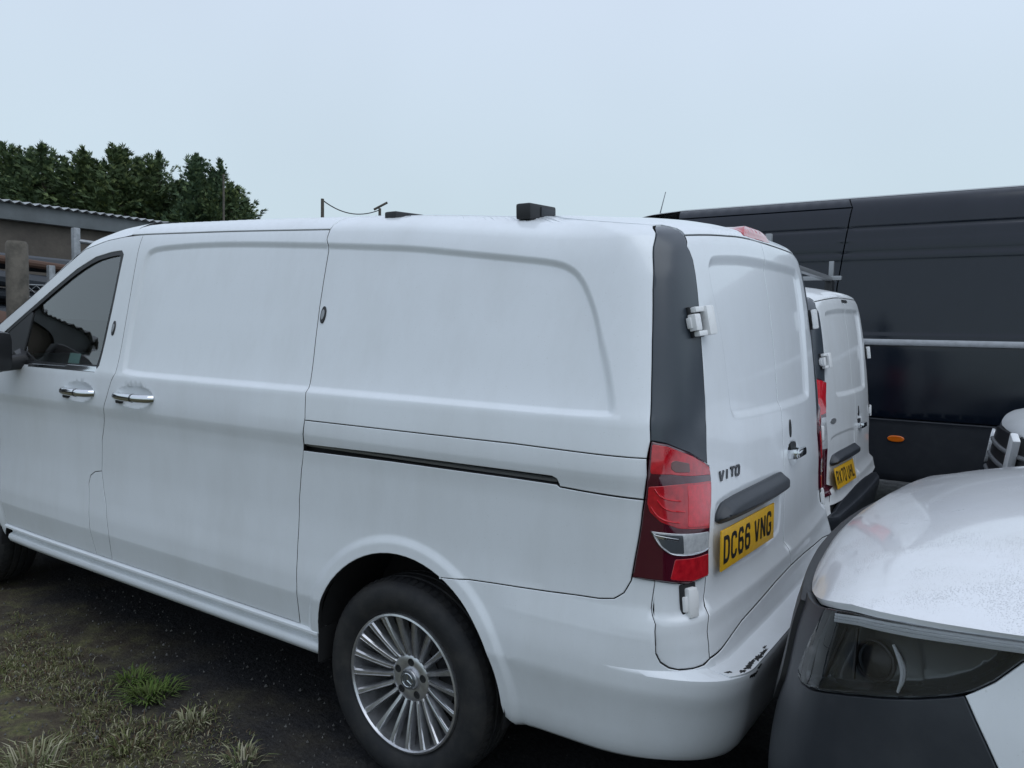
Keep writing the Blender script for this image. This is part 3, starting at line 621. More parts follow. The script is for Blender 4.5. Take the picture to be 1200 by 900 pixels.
    for mf in (lambda q: q, mirs):
        pn('rear_corner_panel', mf(cor), wp, root, gs=.02, gap=.0005)
        pn('pillar_trim', mf(pil), 'pillar_trim', root, lift=.0015, flange=.025)
        bul = lambda s, v: .010*np.ones(np.shape(s))
        tl = pn('tail_light', mf(li), 'deep_red', root, relief=bul, flange=.03, bev=.006, gv=.02)
        Z = o.get('lenses') or [('lens', 'red_lens', [(.8164,1.1988),(.862,1.1920),(.9446,1.1625),(.9823,1.1415),(1.018,1.1200),(1.0201,1.0990),(.9344,1.1105),(.8717,1.1209),(.8120,1.1244)], .0112),
             ('indicator_lens', 'smoke_lens', [(.8724,1.1518),(.8847,1.1557),(.9337,1.1441),(.9358,1.12),(.8841,1.1254),(.871,1.1356)], .0122),
             ('lens', 'red_lens', [(.8044,1.0923),(.87,1.094),(.9179,1.0925),(1.0170,1.0820),(.9950,.9980),(.9900,.9571),(.8765,.9771),(.8272,.9966),(.8001,1.0241),(.7958,1.0479)], .0112),
             ('reflector', 'bright_red', [(.9196,1.0869),(1.0080,1.0770),(.9880,.9980),(.9833,.9645),(.9076,.9770)], .0122),
             ('reversing_lens', 'clear_lens', [(.8018,.973),(.9876,.9486),(.9866,.903),(.9628,.8979),(.9018,.9023),(.8542,.9109),(.8244,.9326)], .0115),
             ('fog_lens', 'grey_lens', [(.8110,.9680),(.8914,.9575),(.8954,.9075),(.8560,.9140),(.8290,.9346)], .0125),
             ('lens', 'red_lens', [(.8685,.8953),(.9300,.8900),(.9870,.8875),(.9860,.8285),(.9264,.8284),(.8536,.8432)], .0112)]
        for (nm, mm, pl, lf) in Z: poly_on(nm, chaikin(dens(mf(pl), .015), 1), mm, tl, S, lf, th=.003)
        if o.get('detail'):
            for arc in ([(.8188,1.087),(.8263,1.0699),(.8461,1.0564),(.8892,1.0488)], [(.8037,1.0375),(.8154,1.0147),(.8406,.9991),(.8802,.9919)], [(.822,1.055),(.835,1.035),(.86,1.024),(.90,1.019)]):
                pts = dens(chaikin(mf(arc), 2, closed=False), .008, closed=False); pts = [mp(P(a, b)+frame(P, np.array(a), np.array(b))*.0118) for a, b in pts]
                MB().tube(pts, .0022, 5).build('reflector_rim', 'bright_red', tl)
            for arc in ([(.8018,.973),(.8244,.9326),(.8542,.9109),(.9018,.9023),(.9628,.8979),(.9886,.903)],):
                pts = dens(chaikin(mf(arc), 2, closed=False), .008, closed=False); pts = [mp(P(a, b)+frame(P, np.array(a), np.array(b))*.0122) for a, b in pts]
                MB().tube(pts, .0016, 5).build('chrome_rim', 'chrome', tl)
            poly_on('lamp_bar', mf([(.809,.9646),(.8763,.95),(.8764,.9443),(.819,.9537)]), 'chrome', tl, S, .0134, th=.002)
    # ---- rear doors
    de = [(.904,1.8125),(.9290,1.790),(.949,1.762),(.9600,1.735),(.967,1.69),(.971,1.6423),(.9785,1.5101),(.9964,1.3446),(1.0220,1.2299),(1.0275,1.1275),(1.0275,1.0885),(1.0014,.9967),(.996,.934),(.9909,.8224),(.985,.786),(.9487,.693),(.9324,.628)]
    if o.get('door_edge'): de = o['door_edge']
    dl = de+[(1.1578,.6584),(1.5149,.678),(1.7,.682),(1.7,1.8125)]
    hf = [((1.745,1.0), (1.925,1.11), .009)]
    ld = pn('rear_door', dl, wp, root, gap=.0024, relief=rear_relief, vnodes=_ZR, feats=[(RECD, .034), (RECP, .02)])
    dlm = [(a-ms if a < 1.04 else a, b) for a, b in dl]
    rd = pn('rear_door', mirp(dlm), wp, root, gap=.0024, relief=rear_relief, vnodes=_ZR, feats=[(RECD, .034)], fine=hf)
    # ---- roof
    rf = [(-1.75,1.8285),(-.474,1.8285),(-.474,1.8905),(.60,1.8905),(.74,1.8705),(.785,1.8605),(.8249,1.8515),(.852,1.851),(.88,1.836),(.906,1.814),(1.7,1.8135)]
    roof_o = rf+[(2*SC-a, b) for a, b in rf[::-1]][1:]+[(2*SC+1.75,1.9095),(1.7,1.9095),(-1.75,1.9095)]
    roof = pn('roof', roof_o, wp, root, lift=.0016, sealed=False, gap=.0003, bev=.0012, gs=.06, gv=.012, flange=.03)
    xs = np.linspace(-2.22, -1.749, 14); grid_surf('roof_header', lambda a, b: M(cab(a, b)), xs, np.linspace(0, 2, 41), wp, roof)
    for a, b in ((0, .085), (1.915, 2.0)):
        grid_surf('windscreen_pillar', lambda q, w: M(cab(q, w)), np.linspace(-3.20, -2.22, 24), np.linspace(a, b, 6), wp, root)
    grid_surf('windscreen', lambda q, w: M(cab(q, w)-np.array([0, 0, .004])), np.linspace(-3.20, -2.22, 24), np.linspace(.08, 1.92, 31), 'window_glass', root)
    grid_surf('bonnet', lambda q, w: M(cab(q, w)), np.linspace(-4.0, -3.2, 18), np.linspace(0, 2, 41), wp, root)
    wiper = MB().tube([mp(cab(-3.16, .95)+np.array([0, 0, .02])), mp(cab(-3.05, .60)+np.array([0, 0, .02])), mp(cab(-2.93, .22)+np.array([0, 0, .02]))], .009, 5)
    wiper.tube([mp(cab(-2.98, .62)+np.array([0, 0, .014])), mp(cab(-2.86, .10)+np.array([0, 0, .014]))], .006, 5).build('wiper', 'black_plastic', root)
    # ---- right flank (mirror of the left, doors and side in plain pressings)
    pn('front_door', mirp(fd_out), wp, root, holes=[mirp(WH)])
    pn('window_pane', mirp(gl), 'window_glass', root, lift=-.010, gap=0, bev=.001, flange=.002)
    rside = [(-1.66,.429),(-.366,.429),(-.366,.39)]+arch_pts(0, 179, 64)+bt[1:8]+[(.7695,.9263),(.7827,1.0202),(.8067,1.1193),(.8143,1.2067),(.802,1.3528),(.7952,1.4909),(.7917,1.6458),(.7996,1.8199),(.795,1.8635),(.62,1.894),(-.473,1.894),(-.473,1.8259),(-1.6583,1.8255),(-1.6359,1.2663),(-1.7045,1.1045),(-1.755,.83)]
    pn('side_panel', mirp(rside), wp, root, relief=side_relief, feats=[(mirp(REC), .026)])
    fw = [(-2.7363,.429),(-2.745,.6),(-2.78,.9),(-2.80,1.22),(-2.83,1.33),(-2.8632,1.4463),(-3.1,1.32),(-3.22,1.22),(-3.3,1.18),(-3.5,1.11),(-3.8,1.0),(-3.95,.93),(-4.0,.86),(-4.0,.34),(-3.60,.34)]+arch_pts(-3.2, 180, 0)+[(-2.78,.36)]
    pn('front_wing', fw, wp, root, relief=side_relief); pn('front_wing', mirp(fw), wp, root, relief=side_relief)
    def fas(w, z):
        ye = side_d(-4.0, z); y = ye+(2*HW-2*ye)*w; x = -4.0-.13*(1-np.abs((y-HW)/(HW-ye))**3)*sstep(.25, .42, z)*(1-.55*sstep(.7, .95, z)); return M(np.stack([x, y, z], -1))
    front = grid_surf('front_bumper', fas, np.linspace(0, 1, 40), np.linspace(.30, .93, 24), wp, root, flip=True)
    fas2 = lambda w, z: fas(w, z)-np.array([.006, 0, 0])
    grid_surf('front_grille', fas2, np.linspace(.24, .76, 30), np.linspace(.66, .86, 8), 'black_plastic', root, flip=True)
    for a in (.02, .78): grid_surf('headlight', fas2, np.linspace(a, a+.20, 12), np.linspace(.70, .90, 8), 'clear_lens', root, flip=True)
    # ---- dark shell added to block light behind shut lines; floor, wheel wells, cab
    Pin = lambda s, v: S(s, v)-frame(S, s, v)*.034
    ln = MB()
    def gridpart(Q, sl_, vl_):
        A, B = np.meshgrid(sl_, vl_); X = Q(A.ravel(), B.ravel()); a, b = len(vl_), len(sl_)
        ln.add(X, [(i*b+j, i*b+j+1, (i+1)*b+j+1, (i+1)*b+j) for i in range(a-1) for j in range(b-1)])
    ring = np.concatenate([np.arange(-1.64, .66, .1), np.linspace(.66, 1.0, 16), np.linspace(1.05, 2.35, 16), np.linspace(2.4, 2.74, 16), np.arange(2.8, 5.05, .1)])
    gridpart(Pin, ring, np.concatenate([np.arange(.80, 1.84, .04), [1.85, 1.87, 1.88]]))
    gridpart(Pin, np.linspace(-1.80, -.38, 12), np.linspace(.40, .80, 8)); gridpart(Pin, np.linspace(2*SC+.38, 2*SC+1.80, 12), np.linspace(.40, .80, 8))
    gridpart(Pin, np.concatenate([np.linspace(.46, .66, 4), np.linspace(.67, 1.0, 16), np.linspace(1.05, 2.35, 16), np.linspace(2.4, 2.94, 20)]), np.linspace(.36, .80, 12))
    gridpart(lambda w, z: M(np.stack([np.full_like(w, -1.60), HW+w*(HW-.04-side_d(np.full_like(w, -1.6), z)), z], -1)), np.linspace(-1, 1, 4), np.linspace(.4, 1.82, 12))
    gridpart(lambda x, y: M(np.stack([x, y, np.full_like(x, 1.80)], -1)), np.linspace(-1.64, .6, 4), np.linspace(.36, 1.56, 4))
    ln.build('light_block_shell', 'inner_dark', root, 40)  # added only so no light comes through the gaps
    fl = MB().box((-1.45, HW, .36), (4.8, 1.30, .10)); fl.box((-1.55, HW, .37), (2.2, 1.78, .07)); fl.box((.68, HW, .36), (.5, 1.5, .1)); fl.xf(mp).build('floor_pan', 'inner_dark', root)
    for cx in (0., -3.2):
        for sgn in (0, 1):
            wl_ = MB(); a = np.linspace(-12, 192, 26); ys = (.036, .32); V = []
            for yy in ys: V += [(cx+ARC_C[0]+(ARC_R+.012)*math.cos(R_(q)), yy if not sgn else 2*HW-yy, ARC_C[1]+(ARC_R+.012)*math.sin(R_(q))) for q in a]
            m_ = len(a); V.append((cx, .32 if not sgn else 2*HW-.32, .36)); F = [(i, i+1, m_+i+1, m_+i) for i in range(m_-1)]+[(m_+i, m_+i+1, 2*m_) for i in range(m_-1)]
            wl_.add(V, F).xf(mp).build('wheel_well', 'inner_dark', root, 40)
    zc = .335
    for cx in (0., -3.2):
        wheel(root, (cx, .030 if cx == 0 else .055, zc), M=mp, side=-1, plain=not o.get('detail'))
        wheel(root, (cx, 2*HW-.030, zc), M=mp, side=1, plain=True)
    # ---- cab interior
    d = MB().box((-2.86, HW, 1.03), (.42, 1.66, .34), bev=.06); d.box((-2.74, 1.36, 1.17), (.22, .40, .12), bev=.04); d.box((-2.80, .42, 1.185), (.16, .30, .06), bev=.02)
    d.xf(mp).build('dashboard', 'cab_plastic', root)
    sw = MB().tube([(-2.50+.06*math.sin(t)-.05, 1.36+.19*math.cos(t), 1.14+.19*math.sin(t)) for t in np.linspace(0, 2*math.pi, 33)[:-1]], .015, 8, closed=True)
    sw.box((-2.55, 1.36, 1.14), (.05, .36, .05), bev=.01); sw.tube([(-2.55, 1.36, 1.14), (-2.74, 1.36, 1.06)], .03, 8); sw.xf(mp).build('steering_wheel', 'black_plastic', root)
    for y in (.55, 1.40):
        st = MB().box((-2.10, y, .78), (.50, .62 if y < 1 else .50, .16), bev=.05); st.box((-1.85, y, 1.02), (.14, .62 if y < 1 else .50, .52), bev=.05)
        st.xf(mp).build('seat', 'seat_cloth', root)
    cf = MB().box((-2.3, HW, .48), (1.5, 1.70, .05)); cf.xf(mp).build('cab_floor', 'inner_dark', root)
    # ---- mirror, handles, locks
    m_ = MB().box((0, 0, 0), (.17, .22, .20), bev=.045, M=Matrix.Translation((-2.500, -.150, 1.335)) @ Matrix.Rotation(R_(8), 4, 'Z'))
    m_.tube([(-2.50, -.06, 1.27), (-2.50, .03, 1.285), (-2.56, .06, 1.30)], [.035, .04, .05], 10); m_.xf(mp).build('door_mirror', 'black_plastic', fdoor)
    m_ = MB().box((-2.385, 2*HW+.155, 1.335), (.17, .22, .20), bev=.045); m_.tube([(-2.42, 2*HW+.06, 1.27), (-2.56, 2*HW-.06, 1.30)], .04, 10); m_.xf(mp).build('door_mirror', 'black_plastic', root)
    for (a, b, ra, rb), dr in zip(HANDLES, (fdoor, sdoor)):
        y0 = float(side_d(a, b)); mm = MB()
        pts = [(a-ra*.93, y0+.004, b-.004), (a-ra*.80, y0-.020, b-.004), (a-ra*.3, y0-.034, b-.004), (a+ra*.35, y0-.034, b-.004), (a+ra*.82, y0-.022, b-.004), (a+ra*.92, y0+.004, b-.004)]
        cc = chaikin([(q[0], q[1]) for q in pts], 2, closed=False)
        mm.tube([(x, y, b-.002) for x, y in cc], [.0165]*len(cc), 12)
        mm.V = [(x, y, b-.002+(z-b+.002)*1.05) for x, y, z in mm.V]
        h = mm.xf(mp).build('door_handle', 'chrome', root, 40)
        MB().lathe([(.0168, -.0016), (.0178, -.0016), (.0178, .0016), (.0168, .0016)], (0, 0, 0), 16, axis='Z', closed=True).xf(lambda v: (a+.045+v[2], y0-.0335+v[0], b-.002+v[1]*1.05)).xf(mp).build('handle_joint', 'black_plastic', h)
        MB().box((a-ra*.72, y0-.006, b-.026), (.035, .02, .018), bev=.006).xf(mp).build('handle_end', 'black_plastic', h)
    for (a, b, pp) in ((-1.728, 1.442, fdoor), (-.427, 1.526, root)):
        pl = [(a+.0125*math.cos(t), b+.030*math.sin(t)*(1 if abs(math.sin(t)) < .0 else 1)) for t in np.linspace(0, 2*math.pi, 21)[:-1]]
        lk = poly_on('deadlock', pl, 'black_plastic', root, S, .004 - (.011 if a > -1 else 0), th=.006, res=.01)
        poly_on('lock_cylinder', [(a+.0075*math.cos(t), b+.018*math.sin(t)) for t in np.linspace(0, 2*math.pi, 17)[:-1]], 'steel', lk, S, .006 - (.011 if a > -1 else 0), th=.003, res=.008)
    # ---- rear hardware
    def local(s_, v_):
        q = P(np.array(s_), np.array(v_)); n_ = frame(P, np.array(s_), np.array(v_)); t_ = P(np.array(s_+.01), np.array(v_))-P(np.array(s_-.01), np.array(v_)); t_ /= np.linalg.norm(t_); u_ = np.cross(n_, t_)
        return q, t_, u_, n_
    def lbox(mb, fr, c, size, bev=.002):
        q, t_, u_, n_ = fr; o_ = q+t_*c[0]+u_*c[1]+n_*c[2]
        T = Matrix(((t_[0], u_[0], n_[0], o_[0]), (t_[1], u_[1], n_[1], o_[1]), (t_[2], u_[2], n_[2], o_[2]), (0, 0, 0, 1)))
        return mb.box((0, 0, 0), size, bev=bev, M=T)
    hv = o.get('hinges', (1.546, .776))
    for g in (1, -1):
        s0 = lambda a: a if g > 0 else 2*SC-a
        f0 = local(s0(.958), hv[0]); f0 = (f0[0], f0[1]*g, f0[2], f0[3])
        h = MB(); lbox(h, f0, (.032, 0, .024), (.044, .082, .022), .006); lbox(h, f0, (-.008, .033, .018), (.056, .015, .018), .004); lbox(h, f0, (-.008, -.033, .018), (.056, .015, .018), .004)
        hg = h.xf(mp).build('door_hinge', 'hinge_white', root, 40)
        k = MB(); lbox(k, f0, (-.032, -.002, .016), (.032, .046, .024), .004); lbox(k, f0, (-.046, -.002, .008), (.014, .030, .014), .003); k.xf(mp).build('hinge_knuckle', 'hinge_white', hg, 40)
        k = MB(); lbox(k, f0, (-.010, 0, .004), (.06, .085, .012), .002); k.xf(mp).build('hinge_seat', 'black_plastic', hg, 40)
        f1 = local(s0(.915), hv[1]); f1 = (f1[0], f1[1]*g, f1[2], f1[3])
        k = MB(); lbox(k, f1, (.0, .0, .002), (.058, .094, .010), .003); hs = k.xf(mp).build('hinge_pocket', 'black_plastic', root, 40)
        k = MB(); lbox(k, f1, (.002, -.002, .012), (.036, .078, .020), .006); lbox(k, f1, (-.020, -.004, .009), (.014, .040, .014), .003); lbox(k, f1, (.024, 0, .008), (.014, .048, .012), .003)
        k.xf(mp).build('door_hinge', 'hinge_white', root, 40)
    # handle cover and plate
    sv = o.get('strip_dv', 0.)
    stp = chaikin([(1.040,.958+sv),(1.058,.992+sv),(1.11,1.018+sv),(1.58,1.022+sv),(1.645,1.021+sv),(1.664,1.006+sv),(1.664,.958+sv),(1.648,.944+sv),(1.58,.942+sv),(1.1,.944+sv)], 2)
    dome = lambda s, v: .004+.030*np.clip(sstep(-.002, .030, sdf(np.stack([np.ravel(s), np.ravel(v)], -1), stp)), 0, 1).reshape(np.shape(s))
    pn('plate_handle_cover', stp, 'grey_plastic', ld, relief=dome, gap=0, bev=.003, flange=.03, gs=.03, gv=.012, vnodes=(), feats=[(stp, .03)])
    A = P(np.array(1.030), np.array(.826+sv)); Bv = P(np.array(1.545), np.array(.826+sv)); eu = (Bv-A)/np.linalg.norm(Bv-A)
    C_ = P(np.array(1.31), np.array(.94+sv)); D_ = P(np.array(1.31), np.array(.826+sv)); ev = (C_-D_); ev -= eu*(ev@eu); ev /= np.linalg.norm(ev); en = np.cross(eu, ev)
    pw, ph = .462, .115
    lift = .020
    place = lambda u, v, h: mp(A+eu*u+ev*v+en*(lift+.004+h))
    T = Matrix(((eu[0], ev[0], en[0], 0), (eu[1], ev[1], en[1], 0), (eu[2], ev[2], en[2], 0), (0, 0, 0, 1)))
    o_ = A+eu*pw/2+ev*ph/2+en*(lift+.0015); T2 = Matrix.Translation(o_) @ T
    pl = MB().box((0, 0, 0), (pw, ph, .005), bev=.0012, M=T2).xf(mp).build('number_plate', 'plate_yellow', root, 40)
    lettering('plate_characters', o['plate'], lambda u, v, h: place(u+.016, v+.018, h), .079, .047, .0572, .0125, .026, 'plate_black', pl)
    if o.get('badge'):
        A2 = P(np.array(1.082), np.array(1.066)); fr = local(1.145, 1.085)
        bt_ = fr[1]*np.cos(.0)+fr[2]*0.0
        for i_, c_ in enumerate(o['badge']):
            lettering('badge_letter', c_, lambda u, v, h: mp(A2+bt_*(u+.040*i_+.18*v)+fr[2]*v+fr[3]*(.001+h)), .034, .036, .04, .0075, .01, 'badge_metal', ld, th=.003)
    else:
        poly_on('badge', [(1.13+.055*math.cos(t), 1.105+.016*math.sin(t)) for t in np.linspace(0, 2*math.pi, 21)[:-1]], 'steel', ld, S, .003, th=.004)
    # handle of the right rear door
    hz = o.get('rear_handle', 1.06); fr = local(1.84, hz); hd = MB()
    lbox(hd, fr, (.004, 0, .026), (.125, .030, .016), .007); lbox(hd, fr, (-.055, 0, .010), (.026, .034, .036), .006); lbox(hd, fr, (.060, 0, .008), (.02, .026, .03), .006)
    hdo = hd.xf(mp).build('rear_handle', 'chrome', root, 40)
    k = MB(); lbox(k, fr, (.02, .024, -.008), (.09, .03, .012), .004); k.xf(mp).build('handle_cup', 'black_plastic', hdo, 40)
    poly_on('deadlock', [(1.80+.012*math.cos(t), hz+.092+.032*math.sin(t)) for t in np.linspace(0, 2*math.pi, 17)[:-1]], 'black_plastic', rd, S, .004, th=.006, res=.008)
    # high brake light at the roof's rear edge
    bl = chaikin([(1.46,1.817),(1.94,1.817),(1.96,1.83),(1.92,1.855),(1.85,1.866),(1.55,1.866),(1.48,1.855),(1.44,1.83)], 2)
    if o.get('brake', True):
        dome2 = lambda s, v: .003+.022*np.clip(sstep(0, .03, sdf(np.stack([np.ravel(s), np.ravel(v)], -1), bl)), 0, 1).reshape(np.shape(s))
        pn('high_brake_light', bl, 'red_lens', roof, relief=dome2, gap=0, bev=.002, flange=.02, gs=.02, gv=.01, vnodes=(), feats=[(bl, .02)])
    else:
        poly_on('high_brake_light', [(1.60,1.785),(1.80,1.785),(1.80,1.80),(1.60,1.80)], 'black_plastic', ld, S, .006, th=.008)
    return dict(fdoor=fdoor, sdoor=sdoor, bumper=bmp, roof=roof, ld=ld, rd=rd)
# ------------------------------------------------------------------ the two white vans, one behind the other side by side
main = empty('panel_van', (-1.5, HW, 0), 'white panel van with dark rear pillar trim, red tail lights and plate DC66 VNG', 'van')
pr = build_van(main, lambda q: q, dict(paint='white_paint', bumper='white_paint', detail=True, plate='DC66 VNG', badge='VITO'))
# black mounting feet on the roof
for x0 in (-.262, .295):
    a = MB().box((0, 0, 0), (.055, .16, .05), bev=.008, M=Matrix.Translation((x0, .335, 1.874 if x0 < 0 else 1.861)) @ Matrix.Rotation(R_(3), 4, 'X'))
    ft = a.build('roof_mount', 'black_plastic', main, 40)
    MB().box((x0+.029, .36, 1.876 if x0 < 0 else 1.861), (.004, .085, .030), bev=.001).build('end_cap', 'grey_plastic', ft, 40)
# paint scraped off the outer edge of the bumper step
def shelf(s_, w_):
    f_ = (1-np.asarray(w_, float)/.068)[..., None]; s_ = np.asarray(s_, float); return P(s_, np.full_like(s_, .606))*(1-f_)+P(s_, np.full_like(s_, .600))*f_
for i, (sc, wc, rs, rw, lf, sf) in enumerate(((.985, .012, .012, .006, .0052, shelf), (1.015, .016, .016, .005, .0052, shelf), (1.055, .012, .020, .007, .0052, shelf), (1.100, .010, .022, .005, .0052, shelf), (1.135, .018, .010, .003, .0052, shelf),
                                              (.955, .010, .008, .005, .0052, shelf), (.925, .025, .007, .004, .0052, shelf), (.990, .588, .018, .006, .0008, P), (1.030, .594, .014, .004, .0008, P))):
    rg = random.Random(i+5); pl = []
    for k in range(20):
        a = 2*math.pi*k/20; r = rg.uniform(.45, 1.2); pl.append((sc+1.5*rs*r*math.cos(a), wc+(1.4 if sf is shelf else 1.)*rw*r*math.sin(a)))
    panel('paint_scrape', pl, 'inner_dark', pr['bumper'], surf=sf, lift=lf, gap=0, bev=.0003, flange=.001, gs=.02, gv=.02, vnodes=(), step=.01)

def M2(q):
    q = np.asarray(q, float); r = q*np.array([.93, .93, .945])+np.array([-.03, 2.13, 0])
    r[..., 0] -= .060*(q[..., 2] < .604)*(r[..., 0] > .5); return r
second = empty('panel_van', (-1.4, 3.02, 0), 'white panel van with dark grey bumper and roof rack, beyond the DC66 VNG van', 'van')
li2 = [(.800,1.372),(.86,1.37),(.935,1.355),(.985,1.335),(.990,1.20),(.985,1.05),(.975,.90),(.965,.72),(.90,.715),(.80,.72),(.79,.9),(.79,1.1),(.795,1.25)]
pil2 = [(.800,1.372),(.795,1.5),(.7917,1.6458),(.7956,1.7487),(.803,1.81),(.812,1.835),(.8249,1.8466),(.852,1.848),(.8753,1.8318),(.9158,1.803),(.9616,1.747),(.971,1.6423),(.980,1.5101),(.985,1.335),(.935,1.355),(.86,1.37)]
de2 = [(.8953,1.8125),(.9158,1.803),(.9616,1.747),(.971,1.6423),(.980,1.5101),(.985,1.335),(.990,1.20),(.985,1.05),(.975,.90),(.965,.72),(.95,.69),(.9324,.668)]
lens2 = [('lens', 'bright_red', [(.805,1.362),(.93,1.347),(.978,1.33),(.980,1.16),(.90,1.15),(.805,1.16)], .0114),
         ('reversing_lens', 'clear_lens', [(.915,1.14),(.978,1.14),(.972,.97),(.915,.97)], .0114),
         ('lens', 'red_lens', [(.80,1.14),(.905,1.14),(.905,.74),(.805,.74)], .0114)]
p2 = build_van(second, M2, dict(paint='white_paint_far', bumper='bumper_plastic', plate='RX70 UHL', light=(pil2, li2), lenses=lens2, door_edge=de2, strip_dv=-.09, rear_handle=1.02, brake=False, mir_shift=.12, hinges=(1.46, 1.06)))
rk = MB()
for x in (-1.2, -.3, .52): rk.box((x, 2.13+.90, 1.88), (.045, 1.66, .03), bev=.006)
for y in (2.13+.16, 2.13+1.64): rk.box((-.35, y, 1.885), (1.9, .03, .03), bev=.006)
rko = rk.build('roof_rack', 'steel', second, 40)
for x in (-1.2, -.3, .52):
    for y in (2.13+.10, 2.13+1.70):
        MB().box((x, y, 1.93), (.032, .028, .15), bev=.005).build('rack_upright', 'steel', rko, 40)
        MB().box((x, y+(.04 if y < 3 else -.04), 1.81), (.05, .09, .13), bev=.01).build('rack_foot', 'black_plastic', rko, 40)

# ------------------------------------------------------------------ vans seen nose first
HL_LOW = [(.7800,.7640),(.7752,.7500),(.7768,.7390),(.7860,.7315),(.8060,.7295),(.8467,.7358),(.9555,.7796),(1.0486,.8143),(1.1145,.8419)]
HL_HI = [(1.1523,.8634),(1.1817,.8894),(1.2203,.9368),(1.32,.978)]
HL = HL_LOW+HL_HI+[(1.33,.986),(1.2177,.9754),(1.1176,.9625),(1.0292,.953),(.9194,.9337),(.8450,.9150),(.8303,.9095),(.8210,.8900)]
ZCX = np.array([1.165,1.18,1.21,1.30,1.43,1.63,2.0,2.35]); ZCZ = np.array([.868,.888,.918,.968,1.024,1.080,1.165,1.235])
def hood(t, w):
    t = np.asarray(t, float); w = np.asarray(w, float); mir = w > 1; w0 = np.where(mir, 2-w, w)
    x, y = nose_ring(t); ze = nose_edge_z(t); zc = np.maximum(_pch(x, ZCX, ZCZ), ze+.001)
    z = ze+(zc-ze)*(1-(1-w0)**2.3)
    z = z+.007*sstep(.30, .36, w0)*sstep(.85, 1.15, t)
    y2 = y+(NOSE_C-y)*w0
    return np.stack([x, np.where(mir, 2*NOSE_C-y2, y2), z], -1)
